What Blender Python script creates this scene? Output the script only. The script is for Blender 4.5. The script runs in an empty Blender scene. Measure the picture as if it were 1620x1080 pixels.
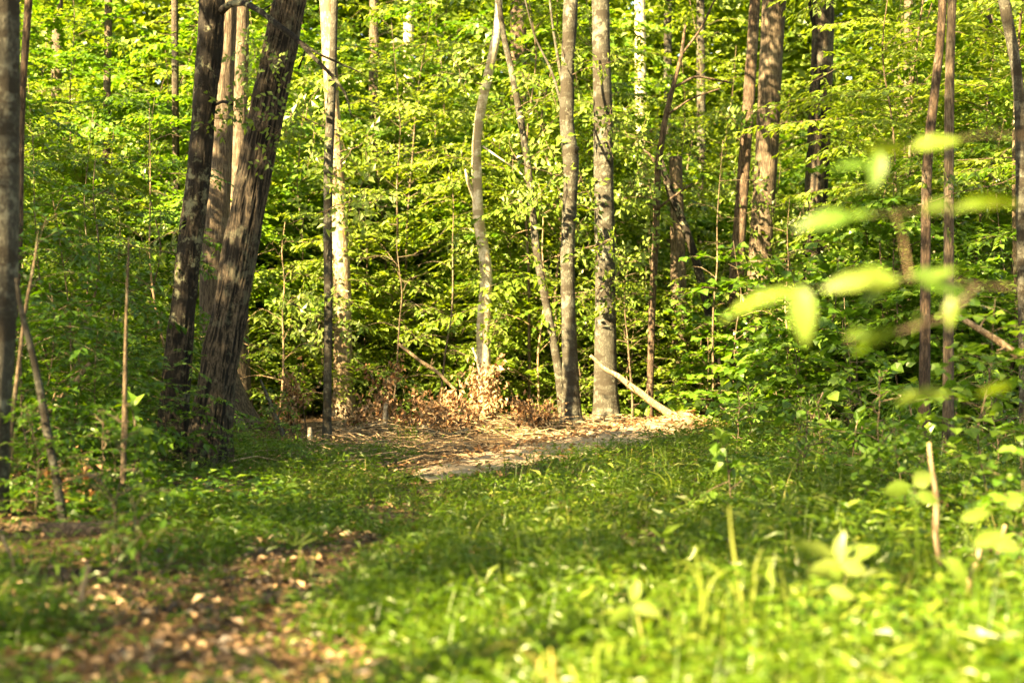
import bpy, math, random
import numpy as np
from mathutils import Vector

C = bpy.context
scene = C.scene
col = scene.collection
rng = np.random.default_rng(7)
random.seed(7)

# ------------------------------------------------------------------ camera, world, sun, exposure
CAM_Z, F_PX, CX, HORIZ = 1.1, 2250.0, 810.0, 560.0
cam_d = bpy.data.cameras.new('camera')
cam = bpy.data.objects.new('camera', cam_d)
col.objects.link(cam)
cam.location = (0, 0, CAM_Z)
cam.rotation_euler = (math.radians(90), 0, 0)
cam_d.sensor_width = 36.0
cam_d.lens = 50.0
cam_d.shift_y = 20.0 / 1620.0
cam_d.clip_start = 0.1
cam_d.clip_end = 2000
cam_d.dof.use_dof = True
cam_d.dof.focus_distance = 17.0
cam_d.dof.aperture_fstop = 1.45
cam_d.dof.aperture_blades = 9
scene.camera = cam

TO_SUN = Vector((-0.60, -0.62, 0.68)).normalized()
world = bpy.data.worlds.new('World')
scene.world = world
world.use_nodes = True
wn = world.node_tree.nodes
sky = wn.new('ShaderNodeTexSky')
sky.sky_type = 'NISHITA'
sky.sun_disc = False
sky.sun_elevation = math.asin(TO_SUN.z)
sky.sun_rotation = math.atan2(TO_SUN.x, TO_SUN.y)
world.node_tree.links.new(sky.outputs['Color'], wn['Background'].inputs['Color'])
wn['Background'].inputs['Strength'].default_value = 0.05
sun_d = bpy.data.lights.new('sun', 'SUN')
sun_d.energy = 5.0
sun_d.angle = math.radians(0.53)
sun_d.color = (1.0, 0.87, 0.62)
sun = bpy.data.objects.new('sun', sun_d)
col.objects.link(sun)
sun.location = TO_SUN * 60
sun.rotation_euler = TO_SUN.to_track_quat('Z', 'Y').to_euler()

scene.view_settings.view_transform = 'Standard'
scene.view_settings.look = 'None'
scene.view_settings.gamma = 1.0
scene.view_settings.use_curve_mapping = False
scene.view_settings.exposure = 3.9
scene.view_settings.use_white_balance = True
scene.view_settings.white_balance_temperature = 9700
scene.view_settings.white_balance_tint = 10
scene.render.engine = 'CYCLES'
cy = scene.cycles
cy.max_bounces = 10
cy.diffuse_bounces = 6
cy.glossy_bounces = 2
cy.transmission_bounces = 5
cy.transparent_max_bounces = 4
cy.caustics_reflective = False
cy.caustics_refractive = False
cy.sample_clamp_indirect = 8.0

# ------------------------------------------------------------------ helpers
def at(px, py, Y):
    """the world point at distance Y behind a point of the 1620 x 1080 photograph"""
    return np.array([(px - CX) / F_PX * Y, Y, CAM_Z + (HORIZ - py) / F_PX * Y])

def hash3(i, j, k, seed=0):
    h = (i.astype(np.int64) * 374761393 + j.astype(np.int64) * 668265263 + k.astype(np.int64) * 2147483647 + seed * 974711) & 0xffffffff
    h = ((h ^ (h >> 13)) * 1274126177) & 0xffffffff
    h = (h ^ (h >> 16)) & 0xffffffff
    h = (h * 2246822519) & 0xffffffff
    h = h ^ (h >> 15)
    return (h & 0xffff) / 65535.0

def vnoise(p, seed=0):
    p = np.asarray(p, float)
    f = np.floor(p)
    t = p - f
    t = t * t * (3 - 2 * t)
    i, j, k = f[..., 0], f[..., 1], f[..., 2]
    out = 0
    for a in (0, 1):
        wa = t[..., 0] if a else 1 - t[..., 0]
        for b in (0, 1):
            wb = t[..., 1] if b else 1 - t[..., 1]
            for c in (0, 1):
                wc = t[..., 2] if c else 1 - t[..., 2]
                out = out + wa * wb * wc * hash3(i + a, j + b, k + c, seed)
    return out

def noise2(x, y, s, seed=0):
    x = np.asarray(x, float); y = np.asarray(y, float)
    return vnoise(np.stack([x * s, y * s, np.zeros_like(x) + 0.37], -1), seed)

def ground(x, y):
    x = np.asarray(x, float); y = np.asarray(y, float)
    z = 0.10 * (noise2(x, y, 0.35, 1) - 0.5) + 0.05 * (noise2(x, y, 1.1, 2) - 0.5) + 0.02 * (noise2(x, y, 4.0, 3) - 0.5)
    # dirt bank under the two grey trunks, running right
    z = z + 0.06 * np.exp(-((x - 1.6) / 1.7) ** 2 - ((y - 22.2) / 0.9) ** 2)
    z = z + 0.06 * np.exp(-((x + 0.4) / 1.6) ** 2 - ((y - 21.5) / 1.2) ** 2)
    # low bank at the left, and the wood rises gently far back
    z = z + 0.10 * np.exp(-((x + 3.4) / 1.2) ** 2 - ((y - 9.0) / 2.0) ** 2)
    z = z + 0.05 * np.clip(y - 30, 0, 60) + 0.3 * np.clip(y - 44, 0, 60)
    return z

def norm(v):
    return v / np.maximum(np.linalg.norm(v, axis=-1, keepdims=True), 1e-9)

class Geo:
    """collects vertices, faces and a per-vertex tint, then links them as one mesh"""
    def __init__(s):
        s.v, s.f, s.t, s.n = [], {3: [], 4: []}, [], 0
    def add(s, v, f, tint=None):
        v = np.asarray(v, float).reshape(-1, 3)
        f = np.asarray(f, np.int64)
        s.v.append(v)
        s.f[f.shape[1]].append(f + s.n)
        s.t.append(np.full(len(v), 0.5) if tint is None else np.broadcast_to(tint, (len(v),)))
        s.n += len(v)
    def more(s, f, base):
        f = np.asarray(f, np.int64)
        s.f[f.shape[1]].append(f + base)
    def mesh(s, name, mat, smooth=False):
        me = bpy.data.meshes.new(name)
        V = np.concatenate(s.v).astype(np.float32)
        me.vertices.add(len(V))
        me.vertices.foreach_set('co', V.ravel())
        loops, starts, pos = [], [], 0
        for k in (3, 4):
            if s.f[k]:
                F = np.concatenate(s.f[k])
                loops.append(F.ravel())
                starts.append(pos + np.arange(len(F)) * k)
                pos += F.size
        L = np.concatenate(loops).astype(np.int32)
        S = np.concatenate(starts).astype(np.int32)
        me.loops.add(len(L))
        me.loops.foreach_set('vertex_index', L)
        me.polygons.add(len(S))
        me.polygons.foreach_set('loop_start', S)
        me.update(calc_edges=True)
        a = me.attributes.new('tint', 'FLOAT', 'POINT')
        a.data.foreach_set('value', np.concatenate(s.t).astype(np.float32))
        me.polygons.foreach_set('use_smooth', np.full(len(S), smooth))
        me.materials.append(mat)
        me.update()
        return me

def link(name, me, parent=None, loc=None):
    o = bpy.data.objects.new(name, me)
    col.objects.link(o)
    if parent is not None:
        o.parent = parent
    if loc is not None:
        o.location = loc
    return o

def tag(o, label=None, cat=None, group=None, kind=None):
    if label: o['label'] = label
    if cat: o['category'] = cat
    if group: o['group'] = group
    if kind: o['kind'] = kind
    return o

def thing(name, label, cat, loc, group=None):
    o = bpy.data.objects.new(name, None)
    o.empty_display_size = 0.2
    col.objects.link(o)
    o.location = loc
    return tag(o, label, cat, group)

def dup(root, loc, rz, sc, label, group=None):
    r = root.copy(); col.objects.link(r)
    r.location = loc; r.rotation_euler = (0, 0, rz); r.scale = (sc, sc, sc)
    r['label'] = label
    if group: r['group'] = group
    for ch in list(root.children):
        c = ch.copy(); col.objects.link(c); c.parent = r
        for g in ch.children:
            d = g.copy(); col.objects.link(d); d.parent = c
    return r

def resample(P, n):
    P = np.asarray(P, float)
    d = np.r_[0, np.cumsum(np.linalg.norm(np.diff(P, axis=0), axis=1))]
    s = np.linspace(0, d[-1], n)
    Q = np.stack([np.interp(s, d, P[:, k]) for k in range(P.shape[1])], -1)
    w = max(1, n // (3 * max(len(P) - 1, 1)))
    for _ in range(w):                                   # round the corners off
        Q[1:-1] = 0.25 * Q[:-2] + 0.5 * Q[1:-1] + 0.25 * Q[2:]
    return Q

def tube(g, P, R, sides=8, disp=None, tint=0.5, cap=True):
    P = np.asarray(P, float); R = np.asarray(R, float); n = len(P)
    T = norm(np.gradient(P, axis=0))
    ref = np.array([0, 1.0, 0]) if abs(T[0][1]) < 0.8 else np.array([1.0, 0, 0])
    U = np.zeros((n, 3)); u = ref
    for i in range(n):
        u = u - T[i] * np.dot(u, T[i]); u = u / max(np.linalg.norm(u), 1e-9); U[i] = u
    W = np.cross(T, U)
    a = np.linspace(0, 2 * math.pi, sides, endpoint=False)
    ca, sa = np.cos(a), np.sin(a)
    dirs = U[:, None, :] * ca[None, :, None] + W[:, None, :] * sa[None, :, None]
    r = np.repeat(R[:, None], sides, 1)
    if disp is not None:
        r = disp(r, P, a, dirs)
    V = P[:, None, :] + dirs * r[..., None]
    i = np.arange(n - 1)[:, None] * sides; j = np.arange(sides)[None, :]; jn = (j + 1) % sides
    F = np.stack([i + j, i + jn, i + sides + jn, i + sides + j], -1).reshape(-1, 4)
    if getattr(disp, 'ridge', None) is not None:
        tint = disp.ridge.reshape(-1)
    base = g.n
    g.add(V.reshape(-1, 3), F, tint)
    if cap:
        for ring, flip in ((0, True), (n - 1, False)):
            c = g.n
            g.v.append(P[ring][None]); g.t.append(np.array([tint if np.isscalar(tint) else 0.5])); g.n += 1
            jj = np.arange(sides); kk = (jj + 1) % sides
            tri = np.stack([base + ring * sides + jj, base + ring * sides + kk, np.full(sides, c)], -1)
            g.f[3].append(tri[:, ::-1] if flip else tri)

def leaves(g, P, D, N, L, W, fold=0.18, droop=0.15, tint=None, lobes=False):
    """n folded leaves: P base, D direction, N upper side; L, W arrays"""
    n = len(P)
    if n == 0: return
    D = norm(D); S = norm(np.cross(D, N)); N = np.cross(S, D)
    L = np.broadcast_to(L, (n,))[:, None]; W = np.broadcast_to(W, (n,))[:, None]
    up = N * (fold * W)
    dn = -N * (droop * L)
    if not lobes:
        V = np.stack([P, P + D * L * 0.5 + dn * 0.25, P + D * L * 0.42 + S * W * 0.5 + up,
                      P + D * L * 0.42 - S * W * 0.5 + up, P + D * L + dn], 1)
        f = np.array([[0, 1, 2], [2, 1, 4], [0, 3, 1], [3, 4, 1]])
    else:                                                # three-pointed maple-like leaf
        V = np.stack([P, P + D * L * 0.45 + dn * 0.25, P + D * L * 0.62 + S * W * 0.55 + up, P + D * L * 0.62 - S * W * 0.55 + up,
                      P + D * L + dn, P + D * L * 0.18 + S * W * 0.5 + up * .6, P + D * L * 0.18 - S * W * 0.5 + up * .6], 1)
        f = np.array([[0, 1, 5], [5, 1, 2], [1, 4, 2], [0, 6, 1], [6, 3, 1], [1, 3, 4]])
    k = V.shape[1]
    F = (np.arange(n)[:, None, None] * k + f[None]).reshape(-1, 3)
    t = rng.random(n) if tint is None else np.broadcast_to(tint, (n,))
    g.add(V.reshape(-1, 3), F, np.repeat(t, k))

def blades(g, P, D0, H, W, bend, tint=None, seg=3):
    """grass blades as bent tapering ribbons: D0 horizontal lean direction"""
    n = len(P)
    D0 = norm(D0)
    S = np.stack([-D0[:, 1], D0[:, 0], np.zeros(n)], -1)
    rows = []
    for q in range(seg + 1):
        u = q / seg
        ang = bend * u
        x = H * (np.sin(ang * 0.8) * u); z = H * u * np.cos(ang * 0.75)
        c = P + D0 * x[:, None]; c = c + np.array([0, 0, 1.0]) * z[:, None]
        w = (W * (1 - u) ** 0.7 * 0.5 * (1 if q < seg else 0.05))[:, None]
        rows += [c - S * w, c + S * w]
    V = np.stack(rows, 1)
    k = V.shape[1]
    f = np.array([[2 * q, 2 * q + 1, 2 * q + 3, 2 * q + 2] for q in range(seg)])
    F = (np.arange(n)[:, None, None] * k + f[None]).reshape(-1, 4)
    t = rng.random(n) if tint is None else tint
    g.add(V.reshape(-1, 3), F, np.repeat(t, k))

# ------------------------------------------------------------------ materials
def new_mat(name):
    m = bpy.data.materials.new(name)
    m.use_nodes = True
    nt = m.node_tree
    b = nt.nodes['Principled BSDF']
    return m, nt, b

def ramp(nt, stops):
    r = nt.nodes.new('ShaderNodeValToRGB')
    e = r.color_ramp.elements
    while len(e) < len(stops): e.new(0.5)
    for x, (p, c) in zip(e, stops):
        x.position = p; x.color = (*c, 1)
    return r

def leaf_mat(name, stops, trans, rough=0.40, tmix=0.5, objvar=0.4, spec=0.45):
    """tint picks the colour leaf by leaf, the object's own random number shifts the whole plant"""
    m, nt, b = new_mat(name)
    N, Lk = nt.nodes, nt.links
    at_ = N.new('ShaderNodeAttribute'); at_.attribute_name = 'tint'
    oi = N.new('ShaderNodeObjectInfo')
    mx = N.new('ShaderNodeMath'); mx.operation = 'MULTIPLY_ADD'
    Lk.new(oi.outputs['Random'], mx.inputs[0]); mx.inputs[1].default_value = objvar; mx.inputs[2].default_value = -objvar / 2
    ad = N.new('ShaderNodeMath'); ad.operation = 'ADD'; ad.use_clamp = True
    Lk.new(mx.outputs[0], ad.inputs[0]); Lk.new(at_.outputs['Fac'], ad.inputs[1])
    r = ramp(nt, stops)
    Lk.new(ad.outputs[0], r.inputs[0])
    Lk.new(r.outputs[0], b.inputs['Base Color'])
    b.inputs['Roughness'].default_value = rough
    b.inputs['Specular IOR Level'].default_value = spec
    tr = N.new('ShaderNodeBsdfTranslucent')
    mc = N.new('ShaderNodeMix'); mc.data_type = 'RGBA'; mc.blend_type = 'MULTIPLY'; mc.inputs[0].default_value = 1.0
    Lk.new(r.outputs[0], mc.inputs[6]); mc.inputs[7].default_value = (*trans, 1)
    Lk.new(mc.outputs[2], tr.inputs['Color'])
    ms = N.new('ShaderNodeMixShader'); ms.inputs[0].default_value = tmix
    Lk.new(b.outputs[0], ms.inputs[1]); Lk.new(tr.outputs[0], ms.inputs[2])
    Lk.new(ms.outputs[0], N['Material Output'].inputs['Surface'])
    return m

def bark_mat(name, dark, light, lichen, scale=14, zs=0.22, bump=0.03, blotch=None, lich_amt=0.6, blotch_z=2.2, rough=0.9, crack=(0.02, 0.13), ridged=0.0):
    m, nt, b = new_mat(name)
    N, Lk = nt.nodes, nt.links
    tc = N.new('ShaderNodeTexCoord')
    mp = N.new('ShaderNodeMapping'); mp.inputs['Scale'].default_value = (1, 1, zs)
    Lk.new(tc.outputs['Object'], mp.inputs[0])
    n1 = N.new('ShaderNodeTexNoise'); n1.inputs['Scale'].default_value = scale; n1.inputs['Detail'].default_value = 6; n1.inputs['Roughness'].default_value = 0.65
    Lk.new(mp.outputs[0], n1.inputs['Vector'])
    sb = N.new('ShaderNodeMath'); sb.operation = 'SUBTRACT'; sb.inputs[1].default_value = 0.5
    Lk.new(n1.outputs[0], sb.inputs[0])
    ab = N.new('ShaderNodeMath'); ab.operation = 'ABSOLUTE'
    Lk.new(sb.outputs[0], ab.inputs[0])
    n5 = N.new('ShaderNodeTexNoise'); n5.inputs['Scale'].default_value = scale * 3.1; n5.inputs['Detail'].default_value = 5; n5.inputs['Roughness'].default_value = 0.7
    Lk.new(mp.outputs[0], n5.inputs['Vector'])
    hs = N.new('ShaderNodeMath'); hs.operation = 'MULTIPLY_ADD'; hs.inputs[1].default_value = 0.22; hs.inputs[2].default_value = -0.09
    Lk.new(n5.outputs[0], hs.inputs[0])
    hh = N.new('ShaderNodeMath'); hh.operation = 'ADD'
    Lk.new(ab.outputs[0], hh.inputs[0]); Lk.new(hs.outputs[0], hh.inputs[1])
    r1 = ramp(nt, [(crack[0], dark), (crack[1], light)])
    Lk.new(hh.outputs[0], r1.inputs[0])
    cur = r1.outputs[0]
    if ridged:                                          # the crevices between the modelled ridges are dark
        av = N.new('ShaderNodeAttribute'); av.attribute_name = 'tint'
        rv = ramp(nt, [(0.55, (1 - ridged,) * 3), (0.88, (1.25, 1.25, 1.25))])
        Lk.new(av.outputs['Fac'], rv.inputs[0])
        x = N.new('ShaderNodeMix'); x.data_type = 'RGBA'; x.blend_type = 'MULTIPLY'; x.inputs[0].default_value = 1.0
        Lk.new(cur, x.inputs[6]); Lk.new(rv.outputs[0], x.inputs[7])
        cur = x.outputs[2]
    if blotch is not None:                              # dark blotches lying across the trunk
        mp2 = N.new('ShaderNodeMapping'); mp2.inputs['Scale'].default_value = (1, 1, blotch_z)
        Lk.new(tc.outputs['Object'], mp2.inputs[0])
        n2 = N.new('ShaderNodeTexNoise'); n2.inputs['Scale'].default_value = 2.6; n2.inputs['Detail'].default_value = 5; n2.inputs['Roughness'].default_value = 0.6
        Lk.new(mp2.outputs[0], n2.inputs['Vector'])
        r2 = ramp(nt, [(0.49, (0, 0, 0)), (0.55, (0.92, 0.92, 0.92))])
        Lk.new(n2.outputs[0], r2.inputs[0])
        x = N.new('ShaderNodeMix'); x.data_type = 'RGBA'
        Lk.new(r2.outputs[0], x.inputs[0]); Lk.new(cur, x.inputs[6]); x.inputs[7].default_value = (*blotch, 1)
        cur = x.outputs[2]
    n3 = N.new('ShaderNodeTexNoise'); n3.inputs['Scale'].default_value = 8.5; n3.inputs['Detail'].default_value = 7; n3.inputs['Roughness'].default_value = 0.7
    Lk.new(tc.outputs['Object'], n3.inputs['Vector'])
    n6 = N.new('ShaderNodeTexNoise'); n6.inputs['Scale'].default_value = 1.3; n6.inputs['Detail'].default_value = 2
    Lk.new(tc.outputs['Object'], n6.inputs['Vector'])
    m6 = N.new('ShaderNodeMath'); m6.operation = 'MULTIPLY_ADD'; m6.inputs[1].default_value = 0.55; m6.inputs[2].default_value = -0.28
    Lk.new(n6.outputs[0], m6.inputs[0])
    a6 = N.new('ShaderNodeMath'); a6.operation = 'ADD'
    Lk.new(n3.outputs[0], a6.inputs[0]); Lk.new(m6.outputs[0], a6.inputs[1])
    r3 = ramp(nt, [(0.55, (0, 0, 0)), (0.63, (lich_amt,) * 3)])
    Lk.new(a6.outputs[0], r3.inputs[0])
    x = N.new('ShaderNodeMix'); x.data_type = 'RGBA'
    Lk.new(r3.outputs[0], x.inputs[0]); Lk.new(cur, x.inputs[6]); x.inputs[7].default_value = (*lichen, 1)
    Lk.new(x.outputs[2], b.inputs['Base Color'])
    b.inputs['Roughness'].default_value = rough
    b.inputs['Specular IOR Level'].default_value = 0.25
    bp = N.new('ShaderNodeBump'); bp.inputs['Strength'].default_value = 1.0; bp.inputs['Distance'].default_value = bump * 2.5
    Lk.new(hh.outputs[0], bp.inputs['Height']); Lk.new(bp.outputs[0], b.inputs['Normal'])
    return m

M = {}
M['beech'] = leaf_mat('beech_leaf', [(0.0, (0.045, 0.1, 0.01)), (0.45, (0.11, 0.185, 0.026)), (1.0, (0.21, 0.29, 0.075))], (1.25, 1.15, 0.5))
M['maple'] = leaf_mat('maple_leaf', [(0.0, (0.035, 0.1, 0.012)), (0.5, (0.075, 0.165, 0.02)), (1.0, (0.16, 0.26, 0.045))], (1.2, 1.2, 0.6))
M['dark_leaf'] = leaf_mat('shaded_leaf', [(0.0, (0.025, 0.08, 0.008)), (0.5, (0.05, 0.125, 0.012)), (1.0, (0.11, 0.2, 0.02))], (1.2, 1.2, 0.6))  # darker leaf green for the left-hand plants, their shade put into the colour
M['canopy'] = leaf_mat('canopy_leaf', [(0.0, (0.05, 0.11, 0.01)), (1.0, (0.17, 0.25, 0.045))], (1.2, 1.15, 0.5))
M['grass'] = leaf_mat('grass_blade', [(0.0, (0.03, 0.085, 0.006)), (0.55, (0.078, 0.145, 0.012)), (0.9, (0.17, 0.22, 0.04)), (1.0, (0.3, 0.27, 0.11))], (1.2, 1.15, 0.5), objvar=0.0)
M['near_leaf'] = leaf_mat('foreground_leaf', [(0.0, (0.06, 0.125, 0.018)), (0.5, (0.12, 0.185, 0.03)), (1.0, (0.23, 0.28, 0.09))], (1.2, 1.15, 0.5), objvar=0.3)
M['dead_leaf'] = leaf_mat('dead_leaf', [(0.0, (0.10, 0.045, 0.018)), (0.5, (0.26, 0.135, 0.06)), (1.0, (0.45, 0.31, 0.18))], (1.2, 1.0, 0.8), rough=0.6, tmix=0.25, objvar=0.2)
M['litter'] = leaf_mat('fallen_leaf', [(0.0, (0.028, 0.017, 0.009)), (0.45, (0.12, 0.070, 0.034)), (0.85, (0.29, 0.185, 0.095)), (1.0, (0.44, 0.32, 0.19))], (1.0, 0.9, 0.7), rough=0.55, tmix=0.1, objvar=0.0)
M['straw'] = leaf_mat('dry_grass', [(0.0, (0.22, 0.19, 0.05)), (1.0, (0.38, 0.33, 0.12))], (1.1, 1.0, 0.8), tmix=0.3, objvar=0.0)

M['oak'] = bark_mat('ridged_bark', (0.004, 0.003, 0.0022), (0.064, 0.049, 0.034), (0.12, 0.125, 0.088), scale=26, zs=0.3, bump=0.012, crack=(-0.05, 0.12), ridged=0.9, lich_amt=0.35)
M['oak_spotted'] = bark_mat('dark_bark_with_lichen', (0.005, 0.004, 0.0028), (0.055, 0.042, 0.029), (0.17, 0.175, 0.115), scale=22, zs=0.35, bump=0.012, ridged=0.75, blotch=(0.012, 0.010, 0.008), lich_amt=0.75)
M['grey'] = bark_mat('grey_mottled_bark', (0.020, 0.019, 0.0145), (0.086, 0.083, 0.064), (0.19, 0.195, 0.15), scale=26, zs=0.5, bump=0.012, crack=(0.0, 0.2), blotch=(0.022, 0.018, 0.012), lich_amt=0.5, blotch_z=3.0)
M['brown'] = bark_mat('pale_brown_bark', (0.036, 0.026, 0.018), (0.125, 0.096, 0.066), (0.17, 0.15, 0.11), scale=20, zs=0.15, bump=0.02, lich_amt=0.4)
M['red'] = bark_mat('reddish_bark', (0.022, 0.015, 0.010), (0.105, 0.070, 0.047), (0.19, 0.16, 0.12), scale=18, zs=0.25, bump=0.02, lich_amt=0.35)
M['pale'] = bark_mat('smooth_pale_bark', (0.28, 0.23, 0.16), (0.54, 0.48, 0.38), (0.60, 0.56, 0.47), scale=9, zs=0.6, bump=0.006, blotch=(0.25, 0.195, 0.13), lich_amt=0.5, blotch_z=3.5)
M['flaky'] = bark_mat('flaky_tan_bark', (0.10, 0.07, 0.042), (0.30, 0.235, 0.16), (0.44, 0.40, 0.31), scale=18, zs=0.25, bump=0.012, blotch=(0.13, 0.09, 0.055), lich_amt=0.6, blotch_z=1.5)
M['twig'] = bark_mat('twig_bark', (0.035, 0.025, 0.016), (0.13, 0.095, 0.06), (0.2, 0.19, 0.13), scale=30, zs=0.3, bump=0.004)
M['dead'] = bark_mat('dead_wood', (0.11, 0.072, 0.04), (0.34, 0.245, 0.15), (0.30, 0.26, 0.17), scale=26, zs=0.2, bump=0.006, lich_amt=0.4)
M['rot'] = bark_mat('rotten_wood', (0.045, 0.03, 0.02), (0.22, 0.145, 0.09), (0.14, 0.16, 0.06), scale=16, zs=0.6, bump=0.02, lich_amt=0.5)

def soil_mat():
    m, nt, b = new_mat('forest_soil')
    N, Lk = nt.nodes, nt.links
    tc = N.new('ShaderNodeTexCoord')
    n1 = N.new('ShaderNodeTexNoise'); n1.inputs['Scale'].default_value = 9; n1.inputs['Detail'].default_value = 8; n1.inputs['Roughness'].default_value = 0.7
    n2 = N.new('ShaderNodeTexNoise'); n2.inputs['Scale'].default_value = 0.9; n2.inputs['Detail'].default_value = 4
    v = N.new('ShaderNodeTexVoronoi'); v.inputs['Scale'].default_value = 16
    for q in (n1, n2, v): Lk.new(tc.outputs['Object'], q.inputs['Vector'])
    r1 = ramp(nt, [(0.32, (0.020, 0.012, 0.007)), (0.55, (0.075, 0.045, 0.024)), (0.75, (0.18, 0.12, 0.07))])
    Lk.new(n1.outputs[0], r1.inputs[0])
    r2 = ramp(nt, [(0.0, (0.10, 0.06, 0.03)), (0.5, (0.05, 0.03, 0.016)), (1.0, (0.16, 0.10, 0.055))])
    Lk.new(v.outputs['Color'], r2.inputs[0])
    x = N.new('ShaderNodeMix'); x.data_type = 'RGBA'
    Lk.new(n2.outputs[0], x.inputs[0]); Lk.new(r1.outputs[0], x.inputs[6]); Lk.new(r2.outputs[0], x.inputs[7])
    Lk.new(x.outputs[2], b.inputs['Base Color'])
    b.inputs['Roughness'].default_value = 0.95
    b.inputs['Specular IOR Level'].default_value = 0.15
    bp = N.new('ShaderNodeBump'); bp.inputs['Distance'].default_value = 0.03
    Lk.new(n1.outputs[0], bp.inputs['Height']); Lk.new(bp.outputs[0], b.inputs['Normal'])
    return m
M['soil'] = soil_mat()

def sand_mat():
    m, nt, b = new_mat('dry_pale_dirt')
    N, Lk = nt.nodes, nt.links
    tc = N.new('ShaderNodeTexCoord')
    n1 = N.new('ShaderNodeTexNoise'); n1.inputs['Scale'].default_value = 14; n1.inputs['Detail'].default_value = 8; n1.inputs['Roughness'].default_value = 0.75
    Lk.new(tc.outputs['Object'], n1.inputs['Vector'])
    r1 = ramp(nt, [(0.30, (0.15, 0.095, 0.055)), (0.50, (0.36, 0.26, 0.165)), (0.70, (0.50, 0.39, 0.27))])
    Lk.new(n1.outputs[0], r1.inputs[0]); Lk.new(r1.outputs[0], b.inputs['Base Color'])
    b.inputs['Roughness'].default_value = 0.95
    bp = N.new('ShaderNodeBump'); bp.inputs['Distance'].default_value = 0.03
    Lk.new(n1.outputs[0], bp.inputs['Height']); Lk.new(bp.outputs[0], b.inputs['Normal'])
    return m
M['sand'] = sand_mat()

# ------------------------------------------------------------------ the ground
def axis(lo, fine_lo, fine_hi, hi, step, k=1.25):
    a = list(np.arange(fine_lo, fine_hi, step))
    s, x = step, fine_lo
    left = []
    while x > lo:
        s *= k; x -= s; left.append(x)
    s, x = step, a[-1]
    right = []
    while x < hi:
        s *= k; x += s; right.append(x)
    return np.array(left[::-1] + a + right)

gx = axis(-400, -9, 9, 400, 0.12)
gy = axis(-400, 1.5, 27, 400, 0.12)
X, Yg = np.meshgrid(gx, gy)
Z = ground(X, Yg)
g = Geo()
nx, ny = len(gx), len(gy)
ii = np.arange(ny - 1)[:, None] * nx; jj = np.arange(nx - 1)[None, :]
g.add(np.stack([X, Yg, Z], -1).reshape(-1, 3), np.stack([ii + jj, ii + jj + 1, ii + nx + jj + 1, ii + nx + jj], -1).reshape(-1, 4))
tag(link('forest_floor', g.mesh('forest_floor', M['soil'], True)), kind='structure')

# a bank of loose pale dirt under the grey trunks
def dirt_bank():
    g = Geo()
    n = 90; mrow = 26
    t = np.linspace(0, 1, n)[:, None]; s = np.linspace(-1, 1, mrow)[None, :]
    A = np.array([-0.9, 12.6]); B = np.array([2.75, 22.0])
    ctr = A[None, None, :] * (1 - t[..., None]) + B[None, None, :] * t[..., None]
    dirv = norm(B - A); nrm = np.array([-dirv[1], dirv[0]])
    wid = 0.75 * np.sin(np.clip(t, 0.02, 0.98) * math.pi) ** 0.5 * (0.75 + 0.5 * noise2(t * 6, t * 0, 1.0, 9))
    xy = ctr + nrm[None, None, :] * (s * wid)[..., None]
    x, y = xy[..., 0], xy[..., 1]
    hgt = (1 - s ** 2) * (0.04 + 0.15 * t ** 1.1) * (0.5 + noise2(x, y, 2.2, 11)) + 0.05 * (noise2(x, y, 6, 12) - 0.4) * (1 - s ** 2)
    z = ground(x, y) + hgt - 0.02
    i = np.arange(n - 1)[:, None] * mrow; j = np.arange(mrow - 1)[None, :]
    g.add(np.stack([x, y, z], -1).reshape(-1, 3), np.stack([i + j, i + mrow + j, i + mrow + j + 1, i + j + 1], -1).reshape(-1, 4))
    tag(link('dirt_mound', g.mesh('dirt_mound', M['sand'], True)), kind='structure')
dirt_bank()

# ------------------------------------------------------------------ trunks
def trunk_disp(amp, fx, fz, flare, seed):
    def d(r, P, a, dirs):
        z = P[:, 2:3] - P[0, 2]
        q = np.stack([np.cos(a)[None, :] * r * fx, np.sin(a)[None, :] * r * fx, np.repeat(z * fz, len(a), 1)], -1)
        n = 1 - np.abs(2 * vnoise(q, seed) - 1)
        n2 = vnoise(q * np.array([0.25, 0.25, 0.6]), seed + 5) - 0.5
        fl = flare * np.exp(-np.maximum(z, 0) / 0.3) * (0.6 + 0.6 * np.cos(a * 4 + seed)[None, :] ** 2)
        d.ridge = n
        return r * (1 + fl) + amp * (n - 0.6) + 1.4 * amp * n2
    d.ridge = None
    return d

def crown_mesh(name, rx, rz, n_cl, per, leaf, mat, seed, sig=0.62):
    r = np.random.default_rng(seed)
    g = Geo()
    u = norm(r.normal(size=(n_cl, 3))) * (r.random((n_cl, 1)) ** 0.45)
    ctr = u * np.array([rx, rx, rz])
    for c in ctr:
        k = int(per * (0.6 + 0.8 * r.random()))
        p = c + r.normal(size=(k, 3)) * np.array([sig, sig, 0.2])
        a = r.random(k) * 6.283
        D = np.stack([np.cos(a), np.sin(a), -0.25 + 0.3 * r.normal(size=k)], -1)
        Nn = np.array([0, 0, 1.0]) + 0.45 * r.normal(size=(k, 3))
        L = leaf * (0.7 + 0.6 * r.random(k))
        leaves(g, p, D, Nn, L, L * 0.62, tint=np.clip(r.random(k) * 0.8 + 0.1, 0, 1))
    return g.mesh(name, mat)

CROWNS = [crown_mesh('crown', 2.6, 2.6, 42, 60, 0.17, M['canopy'], 100 + i) for i in range(4)]

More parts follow.
